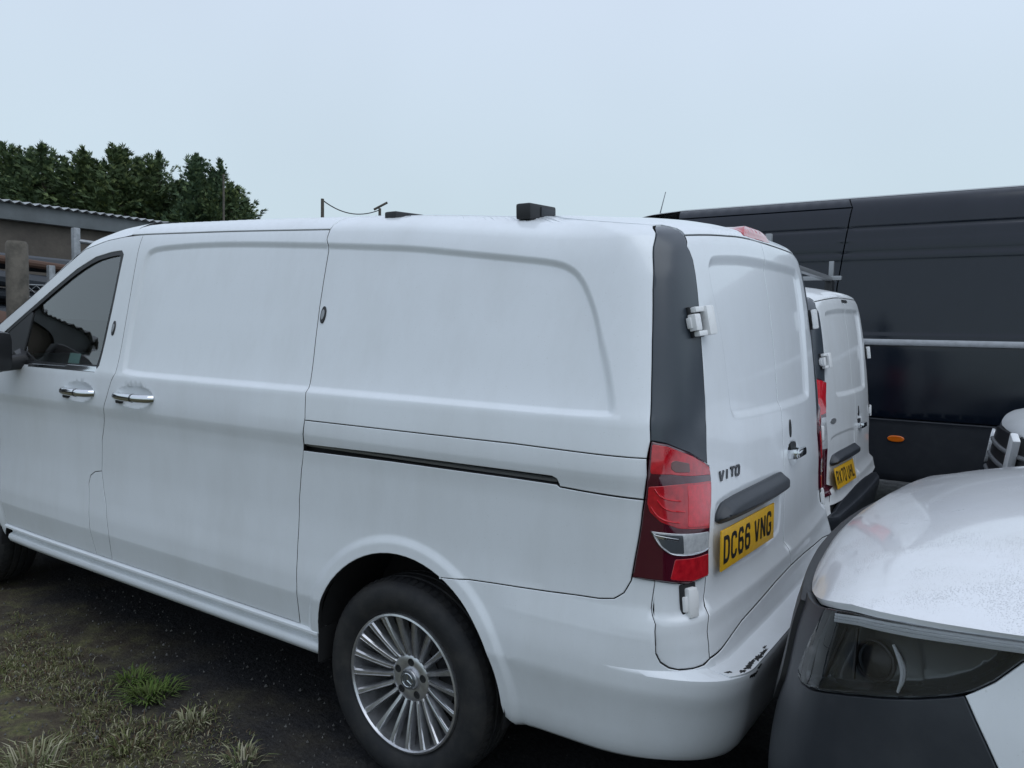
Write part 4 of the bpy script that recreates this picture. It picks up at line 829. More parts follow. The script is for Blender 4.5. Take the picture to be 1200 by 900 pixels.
def build_nose(root, M, o):
    mirrorN = lambda t, v: N(t, v)*np.array([1, -1, 1])+np.array([0, 2*NOSE_C, 0])
    mp = lambda v: tuple(M(np.array(v, float)))
    wp = o['paint']
    tm = 2.12
    hd = grid_surf('bonnet', lambda a, b: M(hood(a, b)), np.concatenate([np.linspace(0, .5, 12), np.linspace(.52, tm, 70)]), np.linspace(0, 2, 81), o.get('hood', wp), root, flip=True)
    lip = MB(); tt = np.linspace(.0, tm, 90)
    for g in (0, 1):
        e0 = hood(tt, np.zeros_like(tt)); e1 = e0-np.array([0, 0, .013]); 
        e1[:, 1] += .012*sstep(.9, 1.4, tt); e1[:, 0] += .010*(1-sstep(.6, 1.2, tt))
        if g: e0 = e0*[1, -1, 1]+[0, 2*NOSE_C, 0]; e1 = e1*[1, -1, 1]+[0, 2*NOSE_C, 0]
        k = len(tt); F = [(i, i+1, k+i+1, k+i) for i in range(k-1)]; lip.add(np.concatenate([e0, e1]), F)
    lip.xf(mp).build('bonnet_lip', wp, hd, 60)
    wing_l = [(1.1402,.8535),(1.171,.7988),(1.1965,.7516),(1.26,.62),(1.30,.45),(1.30,.32)]
    bo = [(0, .25), (1.30, .25)]+wing_l[::-1]+HL_LOW[::-1]+[(.8210,.8900),(.8303,.9095),(.79,.897),(.74,.888),(.55,.862),(.3,.856),(0,.85)]
    ax, aR = 1.87, .375
    arch = [(ax+aR*math.cos(R_(a)), .36+aR*math.sin(R_(a))) for a in np.linspace(180, 0, 24)]
    te = np.linspace(1.36, 2.50, 14)
    wo = [(1.31,.26),(1.48,.28)]+arch+[(2.30,.30),(2.52,.30),(2.52,1.10)]+[(float(a), float(nose_edge_z(a))-.026) for a in te[::-1]]+[(1.33,.978)]+HL_HI[::-1]+wing_l[:-1]
    for k, surf0 in enumerate((N, mirrorN)):
        surf = (lambda f: (lambda t, v: M(f(t, v))))(surf0); fl = k == 1
        if fl:   # mirrored surface: reverse the parameter so that normals stay outside
            surf = (lambda f: (lambda t, v: M(f(-t, v))))(surf0); mr = lambda p_: [(-a, b) for a, b in p_][::-1]
        else: mr = lambda p_: p_
        kw = dict(surf=surf, vnodes=(.30, .36, .46, .58, .70, .80), gs=.03, gv=.025)
        panel('front_bumper', mr(bo), o['bumper'], root, **kw)
        panel('front_wing', mr(wo), wp, root, **kw)
        hlm = mr(HL)
        bowl = lambda t, v: -.014-.045*sstep(0, .030, sdf(np.stack([np.ravel(t), np.ravel(v)], -1), hlm)).reshape(np.shape(t))
        hl = panel('headlight', hlm, 'headlamp_dark', root, relief=bowl, gap=.0015, bev=.002, flange=.01, feats=[(HL, .03)] if not fl else [], **kw)
        panel('headlight_lens', hlm, 'lamp_glass', hl, lift=.004, gap=.003, bev=.003, flange=.006, **kw)
        if o.get('detail') and not fl:
            for j, (a0, a1) in enumerate(((0., .30), (.34, .62), (.66, 1.))):
                top = [(.8575,.9069),(.93,.9262),(1.0302,.9436),(1.12,.9555),(1.24,.9700)]; bot = [(.8634,.8910),(.93,.9085),(1.0324,.9233),(1.12,.9365),(1.235,.9520)]
                mixp = lambda f_: [tuple(np.array(t_)*(1-f_)+np.array(b_)*f_) for t_, b_ in zip(top, bot)]
                panel('light_guide', mixp(a1)+mixp(a0)[::-1], 'light_guide', hl, lift=-.006+.001*j, gap=0, bev=.001, flange=.008, surf=surf, gs=.02, gv=.006, vnodes=(), step=.01)
            arc = dens(chaikin([(1.0079,.8985),(1.0303,.8683),(1.0355,.8466),(1.0291,.8174)], 2, closed=False), .006, closed=False)
            MB().tube([tuple(surf(np.array(a), np.array(b))+frame(surf, np.array(a), np.array(b))*(-.012)) for a, b in arc], [.0025+.0035*math.sin(math.pi*i/(len(arc)-1)) for i in range(len(arc))], 7).build('lamp_arc', 'light_guide', hl)
            ce = [(.955+.048*math.cos(a), .850+.036*math.sin(a)) for a in np.linspace(0, 2*math.pi, 25)[:-1]]
            MB().tube([tuple(surf(np.array(a), np.array(b))-frame(surf, np.array(a), np.array(b))*.040) for a, b in ce], .004, 6, closed=True).build('lamp_ring', 'dark_steel', hl)
            q0 = surf(np.array(.955), np.array(.850)); n0 = frame(surf, np.array(.955), np.array(.850))
            MB().lathe([(0, .0), (.02, -.003), (.034, -.012), (.036, -.02)], (0, 0, 0), 24, axis='Z').xf(lambda v: (Matrix.Translation(tuple(q0-n0*.036)) @ Vector(tuple(n0)).to_track_quat('Z', 'Y').to_matrix().to_4x4()) @ Vector(v)).build('projector', 'black_plastic', hl)
            # inner divider of the lamp
            for (a0, b0, a1, b1) in ((.872, .885, .842, .765), (.905, .895, .925, .80)):
                MB().tube([tuple(surf(np.array(a), np.array(b))-frame(surf, np.array(a), np.array(b))*.030) for a, b in ((a0, b0), ((a0+a1)/2, (b0+b1)/2), (a1, b1))], .0035, 6).build('lamp_divider', 'dark_steel', hl)
    # grille
    gp = lambda t, v: M(np.where((t < 0)[..., None], mirrorN(-t, v), N(np.abs(t), v)))
    gr = panel('grille', [(-.60,.58),(.60,.58),(.66,.66),(.655,.86),(.60,.872),(-.60,.872),(-.655,.86),(-.66,.66)], o.get('grille', 'black_plastic'), root, surf=gp, lift=.012, vnodes=(), gs=.04, gv=.03, flange=.03)
    for vv in o.get('bars', (.64, .72, .80)):
        MB().tube([tuple(gp(np.array(t), np.array(vv+.02*(t/.6)**2))+frame(gp, np.array(t), np.array(vv))*.016) for t in np.linspace(-.60, .60, 25)], .013, 8).build('grille_bar', o.get('bar_mat', 'grey_plastic'), gr)
    if o.get('surround'):
        MB().box((0, 0, 0), (.04, .075, .52), bev=.012, M=Matrix.Translation((1.10, NOSE_C-.02, .66)) @ Matrix.Rotation(R_(30), 4, 'X')).xf(mp).build('grille_strut', wp, gr, 40)
        panel('side_lamp', chaikin([(-.72,.66),(-.63,.64),(-.62,.82),(-.70,.86)], 2), 'clear_lens', gr, surf=gp, lift=.030, vnodes=(), gap=0, gs=.02, gv=.02)
    # body behind the nose
    y0 = -.25; Lb = o.get('length', 5.9)
    K = lambda x, v: M(np.stack([x, y0+_pch(v, _Z, _D)*.9, v], -1)); Km = lambda x, v: M(np.stack([-x, 2*NOSE_C-y0-_pch(v, _Z, _D)*.9, v], -1))
    x0 = float(nose_ring(np.array(2.52))[0])
    rear_arch = [(4.9+aR*math.cos(R_(a)), .36+aR*math.sin(R_(a))) for a in np.linspace(180, 0, 20)] if Lb > 5 else []
    so = [(x0,.32)]+rear_arch+[(Lb,.32),(Lb,1.88),(3.25,1.88),(2.45,1.25),(x0,1.12)]
    wh = [(2.75,1.22),(3.55,1.22),(3.55,1.74),(3.22,1.74)]
    for fl, surf in ((0, K), (1, Km)):
        mr = (lambda p_: p_) if not fl else (lambda p_: [(-a, b) for a, b in p_][::-1])
        sp = panel('body_side', mr(so), wp, root, surf=surf, holes=[mr(wh)], gs=.10, gv=.05)
        panel('side_window', mr(wh), 'window_glass', sp, surf=surf, lift=-.008, gap=0, gs=.2, gv=.2)
    ed = lambda x: np.interp(x, [2.10, 2.45, 3.25, Lb], [1.14, 1.25, 1.88, 1.88]); cn = lambda x: np.interp(x, [2.10, 2.35, 3.15, 3.5, Lb], [1.21, 1.26, 1.93, 1.985, 1.985])
    def top(x, w):
        ze = ed(x); ye = y0+_pch(ze, _Z, _D)*.9; y = ye+(2*NOSE_C-2*ye)*w; a = np.abs(2*w-1); return M(np.stack([x, y, ze+(cn(x)-ze)*(1-a**4)], -1))
    grid_surf('windscreen', top, np.linspace(2.12, 3.30, 18), np.linspace(0, 1, 25), 'window_glass', root)
    grid_surf('roof', top, np.linspace(3.28, Lb, 12), np.linspace(0, 1, 25), wp, root)
    rr = lambda y, z: M(np.stack([np.full_like(y, Lb-.01), y, z], -1)); grid_surf('rear_face', rr, np.linspace(-.2, 1.7, 4), np.linspace(.32, 1.93, 5), wp, root)
    MB().box(((2.0+Lb)/2, NOSE_C, .40), (Lb-2.0, 1.5, .12)).xf(mp).build('floor_pan', 'inner_dark', root)
    MB().box((1.75, NOSE_C, .62), (.7, 1.3, .4)).xf(mp).build('engine_bay', 'inner_dark', root)
    MB().box((2.45, NOSE_C, 1.02), (.4, 1.7, .2), bev=.04).xf(mp).build('dashboard', 'cab_plastic', root)
    MB().box((3.6, NOSE_C, 1.1), (.06, 1.8, 1.4)).xf(mp).build('bulkhead', 'inner_dark', root)
    xs = float(nose_ring(np.array(ax))[0])
    for x in (xs, Lb-1.0):
        for g, y in ((-1, y0-.005), (1, 2*NOSE_C-y0+.005)):
            wheel(root, (x, y, .335), M=mp, side=g, plain=True)

grey_nose = empty('parked_van', (2.6, NOSE_C, 0), 'white van with rain-beaded bonnet, dark bumper and black headlight, nose against the DC66 VNG van', 'van')
build_nose(grey_nose, lambda q: np.asarray(q, float), dict(paint='white_paint', hood='wet_white_paint', bumper='bumper_plastic', detail=True, bars=()))
c15, s15 = math.cos(R_(15)), math.sin(R_(15))
def M5(q):
    q = np.asarray(q, float); x = q[..., 0]-1.17; y = (q[..., 1]-.75)*.95; return np.stack([c15*x-s15*y+1.66, s15*x+c15*y+3.22, q[..., 2]*1.10], -1)
far_nose = empty('parked_van', (2.6, 3.5, 0), 'white van with barred dark grille, between the rain-beaded bonnet and the black van', 'van')
build_nose(far_nose, M5, dict(paint='white_paint_far', bumper='bumper_plastic', bars=(.62, .70, .78), bar_mat='steel', surround=True, length=4.9))

# ------------------------------------------------------------------ long black van beyond them
BZ = np.array([.28,.34,.40,.80,.86,1.38,1.5,1.8,2.17,2.40,2.52,2.60,2.655,2.69,2.71,2.725]); BD = np.array([.10,.03,.015,.01,.0,.012,.025,.058,.10,.135,.16,.20,.26,.36,.50,1.0])
BY, BW = 5.0, 1.0
def Bs(x, v): return np.stack([x, BY+_pch(v, BZ, BD), v], -1)
def Bm(x, v): return np.stack([-x, BY+2*BW-_pch(v, BZ, BD), v], -1)
def b_relief(x, v):
    h = np.zeros(np.shape(x))
    for c_, w_, d_ in ((2.395, .009, .010), (2.30, .006, .003), (2.275, .006, .003), (2.185, .009, .008)): h -= d_*np.exp(-((v-c_)/w_)**2)
    h -= .007*sstep(1.50, 1.54, v)*(1-sstep(2.10, 2.15, v))
    return h
black = empty('large_van', (.4, BY+BW, 0), 'long glossy black van with a pale rubbing strip and orange side marker', 'van')
BW_X, BR = (1.95, -2.05), .42
def barch(cx, n=22): return [(cx+BR*math.cos(R_(a)), .38+BR*math.sin(R_(a))) for a in np.linspace(180, 0, n)]
kw = dict(gs=.12, gv=.04, vnodes=(1.38, 1.5, 1.52, 1.54, 2.10, 2.15, 2.17, 2.185, 2.2, 2.275, 2.29, 2.30, 2.385, 2.395, 2.405, 2.42, 2.48, 2.54, 2.58), relief=b_relief)
top_v = 2.665
q1 = [(.36,.84),(3.9,.84),(3.9,top_v),(.36,top_v),(.40,2.576),(.33,1.9)]; q2 = [(-1.15,.84),(.36,.84),(.33,1.9),(.40,2.575),(-1.13,2.575)]; q3 = [(-1.13,2.577),(.40,2.577),(.36,top_v),(-1.15,top_v)]
cab_b = [(-3.15,.84),(-1.15,.84),(-1.13,2.575),(-1.45,2.572),(-1.75,2.55),(-2.05,2.42),(-2.40,2.06),(-2.95,1.46),(-3.15,1.28)]
cw = [(-2.80,1.42),(-1.35,1.42),(-1.35,2.05),(-2.25,2.05)]
low = [(-3.15,.34),(-2.49,.34)]+barch(-2.05)+[(-1.6,.34),(1.5,.34)]+barch(1.95)+[(2.4,.34),(3.9,.34),(3.9,.835),(-3.15,.835)]
for fl, sf in ((0, Bs), (1, Bm)):
    mr = (lambda p_: p_) if not fl else (lambda p_: [(-a, b) for a, b in p_][::-1])
    panel('load_side', mr(q1), 'black_paint', black, surf=sf, gap=.004, **kw); panel('sliding_door', mr(q2), 'black_paint', black, surf=sf, gap=.005, **kw); panel('roof_rail_panel', mr(q3), 'black_paint', black, surf=sf, gap=.004, **kw)
    cb = panel('cab_door', mr(cab_b), 'black_paint', black, surf=sf, holes=[mr(cw)], gs=.12, gv=.05)
    panel('cab_window', mr(cw), 'window_glass', cb, surf=sf, lift=-.008, gap=0, gs=.2, gv=.2)
    panel('side_cladding', mr(low), 'bumper_plastic', black, surf=sf, lift=.018, gs=.1, gv=.06, flange=.04)
    for a, b in ((-1.12, .35), (.37, 3.88)):
        panel('rubbing_strip', mr([(a,1.425),(b,1.425),(b,1.478),(a,1.478)]), 'strip_grey', black, surf=sf, gs=.2, gv=.01, vnodes=(), gap=0, bev=.006, flange=.03,
              relief=lambda x, v: .014+.008*(1-((v-1.4515)/.027)**2))
mk = panel('side_marker', chaikin([(.785,.655),(.905,.655),(.905,.705),(.785,.705)], 2), 'orange_lens', black, surf=Bs, lift=.032, gap=0, bev=.006, flange=.03, gs=.02, gv=.01, vnodes=())
BCX = np.array([-3.4,-3.15,-2.95,-2.40,-2.05,-1.75,-1.45,-1.15,3.9]); BZE = np.array([1.10,1.28,1.46,2.06,2.42,2.56,2.64,top_v,top_v]); BZC = np.array([1.15,1.34,1.54,2.18,2.55,2.67,2.715,2.735,2.735])
def btop(x, w):
    ze = np.interp(x, BCX, BZE); ye = BY+_pch(ze, BZ, BD); zc = np.interp(x, BCX, BZC); y = ye+(2*BY+2*BW-2*ye)*w; a = np.abs(2*w-1); return np.stack([x, y, ze+(zc-ze)*(1-a**3)], -1)
grid_surf('roof', btop, np.concatenate([np.linspace(-2.05, -1.15, 14), np.linspace(-1, 3.9, 10)]), np.linspace(0, 1, 31), 'black_paint', black)
grid_surf('windscreen', btop, np.linspace(-2.95, -2.05, 12), np.linspace(.06, .94, 21), 'window_glass', black)
for a, b in ((0, .06), (.94, 1)): grid_surf('windscreen_pillar', btop, np.linspace(-2.95, -2.05, 12), np.linspace(a, b, 4), 'black_paint', black)
grid_surf('bonnet', btop, np.linspace(-3.35, -2.95, 8), np.linspace(0, 1, 21), 'black_paint', black)
grid_surf('nose', lambda y, z: np.stack([-3.16-.22*(1-((y-BY-BW)/BW)**4)*(1-.5*sstep(.7, 1.2, z)), y, z], -1), np.linspace(BY+.01, BY+2*BW-.01, 21), np.linspace(.32, 1.12, 8), 'bumper_plastic', black, flip=True)
grid_surf('rear_face', lambda y, z: np.stack([np.full_like(y, 3.895), y, z], -1), np.linspace(BY+.03, BY+2*BW-.03, 4), np.linspace(.34, 2.60, 6), 'black_paint', black)
ib = MB().box((1.36, BY+BW, .95), (5.0, 1.90, .9)); ib.box((1.36, BY+BW, 1.9), (5.0, 1.62, 1.2)); ib.box((.4, BY+BW, .45), (6.9, 1.3, .2)); ib.build('light_block_shell', 'inner_dark', black)  # dark blocks added inside, behind the panel gaps
MB().box((-2.75, BY+BW, 1.2), (.4, 1.7, .3), bev=.05).build('dashboard', 'cab_plastic', black)
for x in BW_X:
    for g, y in ((-1, BY-.005), (1, BY+2*BW+.005)): wheel(black, (x, y, .35), r=.35, w=.22, rim=.215, side=g, plain=True)
MB().tube([(-1.50, BY+.55, 2.60), (-1.47, BY+.56, 2.74), (-1.43, BY+.57, 2.92)], [.010, .006, .004], 6).build('aerial', 'galv_steel', black)
TREES = [(-26.98, 10.26, 7.44, 1.00), (-28.57, 11.64, 7.53, 0.90), (-25.63, 10.86, 7.11, 1.05), (-27.15, 12.31, 7.63, 0.95), (-25.11, 11.93, 7.27, 1.00), (-25.71, 12.92, 7.66, 0.90), (-23.71, 12.42, 7.13, 1.05), (-25.18, 13.87, 7.70, 0.95), (-23.13, 13.40, 7.32, 1.00), (-24.48, 15.02, 7.18, 0.90), (-21.64, 13.88, 6.94, 1.05), (-22.17, 14.87, 7.07, 0.95), (-20.66, 14.40, 6.26, 0.80)]
# ------------------------------------------------------------------ yard ground
gm = bpy.data.materials.new('yard_ground'); gm.use_nodes = True; MATS['yard_ground'] = gm
nt = gm.node_tree; b = nt.nodes['Principled BSDF']; L = nt.links.new; tc = nt.nodes.new('ShaderNodeTexCoord')
def nz(sc, det=8, ro=.6):
    n = nt.nodes.new('ShaderNodeTexNoise'); n.inputs['Scale'].default_value = sc; n.inputs['Detail'].default_value = det; n.inputs['Roughness'].default_value = ro; L(tc.outputs['Object'], n.inputs['Vector']); return n
def mr_(a, lo, hi, t0=0., t1=1.):
    r = nt.nodes.new('ShaderNodeMapRange'); r.inputs['From Min'].default_value = lo; r.inputs['From Max'].default_value = hi; r.inputs['To Min'].default_value = t0; r.inputs['To Max'].default_value = t1; L(a, r.inputs['Value']); return r.outputs['Result']
def mixc(f, a, c):
    m = nt.nodes.new('ShaderNodeMix'); m.data_type = 'RGBA'
    for i, v in (('A', a), ('B', c)):
        if isinstance(v, tuple): m.inputs[i].default_value = (*v, 1)
        else: L(v, m.inputs[i])
    L(f, m.inputs[0]); return m.outputs['Result']
n_fine, n_mid, n_big, n_grit = nz(55), nz(9), nz(1.3, 6), nz(160, 3)
sep = nt.nodes.new('ShaderNodeSeparateXYZ'); L(tc.outputs['Object'], sep.inputs[0])
tar = mixc(mr_(n_fine.outputs['Fac'], .35, .70), (.012, .0125, .015), (.034, .034, .036))
grit = mixc(mr_(n_grit.outputs['Fac'], .66, .74), tar, (.13, .125, .115))
earth = mixc(mr_(n_mid.outputs['Fac'], .35, .70), (.045, .034, .022), (.115, .098, .062))
moss = mixc(mr_(n_fine.outputs['Fac'], .4, .65), (.060, .066, .024), (.150, .145, .060))
# the verge of moss and earth lies on the yard side of the parked row (y < about -.1)
edge = nt.nodes.new('ShaderNodeMath'); edge.operation = 'MULTIPLY_ADD'; L(sep.outputs['Y'], edge.inputs[0]); edge.inputs[1].default_value = -.62; L(n_big.outputs['Fac'], edge.inputs[2])
e2 = nt.nodes.new('ShaderNodeMath'); e2.operation = 'MULTIPLY_ADD'; L(sep.outputs['X'], e2.inputs[0]); e2.inputs[1].default_value = -.10; L(edge.outputs[0], e2.inputs[2])
f_e = mr_(e2.outputs[0], .48, .84)
g2 = mixc(f_e, grit, earth)
mm = nt.nodes.new('ShaderNodeMath'); mm.operation = 'MULTIPLY'; L(mr_(n_mid.outputs['Fac'], .47, .60), mm.inputs[0]); L(mr_(e2.outputs[0], .56, .92), mm.inputs[1])
L(mixc(mm.outputs[0], g2, moss), b.inputs['Base Color'])
L(mr_(n_mid.outputs['Fac'], .3, .7, .62, .95), b.inputs['Roughness']); b.inputs['Specular IOR Level'].default_value = .3
bp = nt.nodes.new('ShaderNodeBump'); bp.inputs['Strength'].default_value = .8; bp.inputs['Distance'].default_value = .012; L(n_fine.outputs['Fac'], bp.inputs['Height']); L(bp.outputs['Normal'], b.inputs['Normal'])
gx = np.concatenate([[-900, -200, -60, -20, -8], np.arange(-5, 3.01, .10), [8, 30, 120, 900]]); gy = np.concatenate([[-900, -200, -60, -12], np.arange(-3, 1.01, .10), [5, 12, 40, 160, 900]])
A, B = np.meshgrid(gx, gy); hz_ = .010*np.sin(A*3.1+1.3*np.sin(B*2.3))*np.sin(B*4.1+A)+RNG.normal(0, .003, A.shape)
hz_ *= ((np.abs(A+1) < 4.0) & (np.abs(B+1) < 2.0)); hz_ -= .006
GX, GY = gx, gy; GH = hz_
mesh_np('ground', np.stack([A, B, hz_], -1).reshape(-1, 3), [(i*len(gx)+j, i*len(gx)+j+1, (i+1)*len(gx)+j+1, (i+1)*len(gx)+j) for i in range(len(gy)-1) for j in range(len(gx)-1)], 'yard_ground', None, 60)
tag(bpy.data.objects['ground'], 'dark damp tarmac yard with moss and grit', None, None, 'structure')
# grit and small stones
mat('stone_grit', (.085, .083, .078), .85, noise=(40, (.24, .235, .22), .50, .72))
V = []; F = []
def verge(x, y): return min(1., max(.12, (.35-y)*1.1))
cnt = 0
while cnt < 9000:
    x = random.uniform(-4.5, .6); y = -2.6+3.1*random.random()
    if random.random() > verge(x, y)*.8+.2: continue
    r = random.choice((.002, .0025, .003, .0035, .004, .006))*random.uniform(.6, 1.25); z = .004; n = len(V); k = 5; a0 = random.random()*6
    if random.random() < .012: r *= 2.2
    V += [(x+r*math.cos(a0+2*math.pi*i/k)*random.uniform(.7, 1.2), y+r*math.sin(a0+2*math.pi*i/k)*random.uniform(.7, 1.2), z-.006) for i in range(k)]+[(x+r*.2, y, z+r*.55)]
    F += [(n+i, n+(i+1) % k, n+k) for i in range(k)]; cnt += 1
tag(mesh_np('gravel', V, F, 'stone_grit'), 'loose pale grit scattered over the dark ground', 'gravel', None, 'stuff')
# short moss and dead grass that covers the verge
def leafmat(name, *cols):
    m = mat(name, cols[0], .8, spec=.2); nt_ = m.node_tree; g_ = nt_.nodes.new('ShaderNodeNewGeometry'); r_ = nt_.nodes.new('ShaderNodeValToRGB'); r_.color_ramp.interpolation = 'CONSTANT' if len(cols) > 3 else 'LINEAR'
    nt_.links.new(g_.outputs['Random Per Island'], r_.inputs[0]); nt_.links.new(r_.outputs['Color'], nt_.nodes['Principled BSDF'].inputs['Base Color'])
    els = r_.color_ramp.elements; els[0].color = (*cols[0], 1); els[1].color = (*cols[-1], 1); els[1].position = 1.-1./len(cols)
    for i_, c_ in enumerate(cols[1:-1]): e_ = els.new((i_+1)/len(cols)); e_.color = (*c_, 1)
    return m
leafmat('moss_blades', (.095, .105, .042), (.17, .17, .080), (.11, .075, .045), (.32, .30, .20), (.13, .15, .055), (.075, .060, .042)); leafmat('grass_green', (.045, .088, .018), (.11, .165, .036), (.085, .11, .035)); leafmat('grass_dry', (.28, .28, .17), (.14, .17, .07), (.36, .34, .24), (.18, .18, .105), (.12, .095, .06))
def blades(cx, cy, n, rad, h, spread, wd=.003, rng=random):
    V = []; F = []
    for _ in range(n):
        a = rng.random()*2*math.pi; r = rad*math.sqrt(rng.random()); x, y = cx+r*math.cos(a), cy+r*math.sin(a); b_ = a+rng.uniform(-.8, .8); hh = h*rng.uniform(.45, 1.1); sp = spread*rng.uniform(.3, 1.2)*(.4+r/rad)
        px, py = -math.sin(b_)*wd, math.cos(b_)*wd; n0 = len(V); z0 = -.012
        m1 = (x+math.cos(b_)*sp*.45, y+math.sin(b_)*sp*.45, hh*.7); m2 = (x+math.cos(b_)*sp, y+math.sin(b_)*sp, hh*rng.uniform(.55, 1.))
        V += [(x-px, y-py, z0), (x+px, y+py, z0), (m1[0]+px*.8, m1[1]+py*.8, m1[2]), (m1[0]-px*.8, m1[1]-py*.8, m1[2]), m2]; F += [(n0, n0+1, n0+2, n0+3), (n0+3, n0+2, n0+4)]
    return V, F
V = []; F = []
for _ in range(9000):
    x = random.uniform(-3.8, .2); y = -2.0+2.0*random.random()**.7
    if math.sin(x*5.1+1.7*math.sin(y*6.3))+math.sin(y*7.7+x*2.1) < -.35+.5*random.random() or y > .02-.10*math.sin(x*3)-.2*random.random()**2: continue
    v, f = blades(x, y, random.randint(4, 9), random.uniform(.012, .05), random.uniform(.002, .012), .026, .0019); n = len(V); V += v; F += [tuple(i+n for i in q) for q in f]
tag(mesh_np('moss', V, F, 'moss_blades'), 'low olive moss and dead grass creeping over the tarmac edge', 'moss', None, 'stuff')
def tuft(cx, cy, n, rad, h, spread, m, label, wd=.0032):
    v, f = blades(0, 0, n, rad, h, spread, wd); o = mesh_np('grass_tuft', v, f, m); o.location = (cx, cy, 0); return tag(o, label, 'grass', 'grass tufts beside the van')
tuft(-1.22, -.085, 210, .085, .030, .070, 'grass_green', 'bright green grass tuft, the greenest on the dark ground beside the sliding door', .0035)
tuft(-1.40, -.055, 110, .055, .026, .06, 'grass_green', 'small green grass tuft touching the bright green one')
tuft(-.50, -.19, 90, .05, .06, .06, 'grass_dry', 'pale grey-green tuft nearest the alloy wheel')
tuft(-.88, -.13, 80, .05, .045, .05, 'grass_dry', 'pale tuft between the bright green one and the alloy wheel')
tuft(-1.04, -.60, 130, .09, .07, .08, 'grass_dry', 'wide straggly dry grass tuft on the mossy verge', .0026)
tuft(-.92, -.34, 80, .06, .04, .05, 'moss_blades', 'low olive tuft on the brown earth')

# ------------------------------------------------------------------ shed
shed = empty('shed', (-15.0, 3.5, 0), 'long low shed with corrugated roof and stained brown wall', 'building')
SX, EZ = -12.0, 3.36
MB().box((SX-.10, 2.0, 2.55), (.20, 22.0, 1.10)).build('wall', 'shed_wall', shed)
MB().box((SX-6.0, 2.0, 1.6), (.2, 22.0, 3.2)).build('wall', 'shed_wall', shed)
for y in (-8.9, 12.9): MB().box((SX-3.1, y, 1.6), (5.9, .2, 3.2)).build('gable_wall', 'shed_wall', shed)
for i in range(7):
    MB().box((SX-.12, -8.8+i*3.6, 1.0), (.22, .30, 2.0)).build('pier', 'shed_wall', shed)
MB().box((SX+.10, 2.0, EZ-.13), (.06, 22.6, .26), bev=.01).build('fascia', 'fascia', shed)
ys = np.arange(-9.3, 13.3, .0375); V = []
for k, x in enumerate((SX+.22, SX-2, SX-4, SX-6.3)):
    zt = EZ+.025+.45*(-(x-SX-.22))/6.5*1.0
    V += [(x, y, zt+.022*math.sin(y*2*math.pi/.15)) for y in ys]
n = len(ys); F = [(k*n+i, k*n+i+1, (k+1)*n+i+1, (k+1)*n+i) for k in range(3) for i in range(n-1)]
o = mesh_np('corrugated_roof', V, F, 'roof_sheet', shed, 60); sm = o.modifiers.new('t', 'SOLIDIFY'); sm.thickness = .012
MB().box((SX-3.0, 2.0, .01), (5.8, 21.5, .02)).build('floor', 'inner_dark', shed)

# stacked pipes in the open front of the shed, each one a thing
rg = random.Random(3)
for r_ in range(11):
    for j in range(3):
        zz = .14+r_*.21+rg.uniform(-.02, .02); xx = -9.3-j*.22+.1*(r_ % 2); ya = 1.6+rg.uniform(-.5, .3); ln_ = rg.uniform(2.6, 3.6); tl_ = rg.uniform(-.30, -.05)
        o = MB().tube([(xx, ya, zz-tl_*.5), (xx+.03, ya+ln_/2, zz), (xx+.06, ya+ln_, zz+tl_*.5)], .085+rg.uniform(-.03, .025), 10).build('pipe', 'pile_dark' if rg.random() < .92 else 'pile_rust', None)
        tag(o, 'dark pipe lying in the stack in front of the shed', 'pipe', 'pipes stacked in front of the shed')

# ------------------------------------------------------------------ fence in front of it
def post(name, x, y, h, r, m, label, group=None, sq=False):
    mb = MB()
    if sq: mb.box((x, y, h/2), (r*2, r*2, h), bev=.006)
    else: mb.tube([(x, y, -.02), (x+.01, y, h*.5), (x-.005, y+.01, h-.03), (x-.005, y+.01, h)], [r*1.05, r, r*.97, r*.80], 14)
    return tag(mb.build(name, m, None, 40), label, 'post', group)
post('wooden_post', -6.67, 1.81, 2.27, .10, 'wood_post', 'thick weathered round wooden post by the chain link fence')
post('fence_post', -6.72, 1.58, 2.16, .035, 'galv_steel', 'thin grey steel fence post next to the wooden post', None, True)
post('fence_post', -6.50, 2.30, 2.45, .032, 'galv_steel', 'tall pale steel post with a top rail running off it', None, True)
post('fence_post', -6.56, 2.08, 2.05, .030, 'galv_steel', 'short grey steel post between the wooden post and the tall pale post', None, True)
rl = MB().tube([(-6.50, 2.30, 2.32), (-6.0, 3.3, 2.22), (-5.6, 4.6, 2.15)], .022, 8).build('top_rail', 'galv_steel', None); tag(rl, 'pale steel rail running from the tall pale post', 'rail')
def mesh_fence(p0, p1, z0, z1, step, label):
    mb = MB(); a = Vector((*p0, 0)); b_ = Vector((*p1, 0)); d = b_-a; Ln = d.length; d.normalize(); k = int((Ln+z1-z0)/step)
    for i in range(k):
        for sg in (1, -1):
            u0 = i*step-(z1-z0) if sg > 0 else i*step; q = []
            for (u, z) in ((u0, z0), (u0+sg*(z1-z0), z1)): q.append((u, z))
            (ua, za), (ub, zb) = q; 
            if ua > ub: ua, za, ub, zb = ub, zb, ua, za
            lo_, hi_ = max(ua, 0), min(ub, Ln)
            if hi_-lo_ < .02: continue
            f_ = lambda u: za+(zb-za)*(u-ua)/(ub-ua)
            mb.tube([a+d*lo_+Vector((0, 0, f_(lo_))), a+d*hi_+Vector((0, 0, f_(hi_)))], .0035, 4, cap=False)
    for z in (z0, z1): mb.tube([a+Vector((0, 0, z)), b_+Vector((0, 0, z))], .006, 5)
    return tag(mb.build('chain_link_fence', 'galv_steel', None), label, 'fence')
mesh_fence((-6.72, 1.58), (-6.2, -1.5), .05, 1.95, .085, 'chain link fence running from the thin steel post')
mesh_fence((-6.66, 1.90), (-6.50, 2.30), .05, 1.85, .085, 'narrow chain link panel between the wooden post and tall pale post')
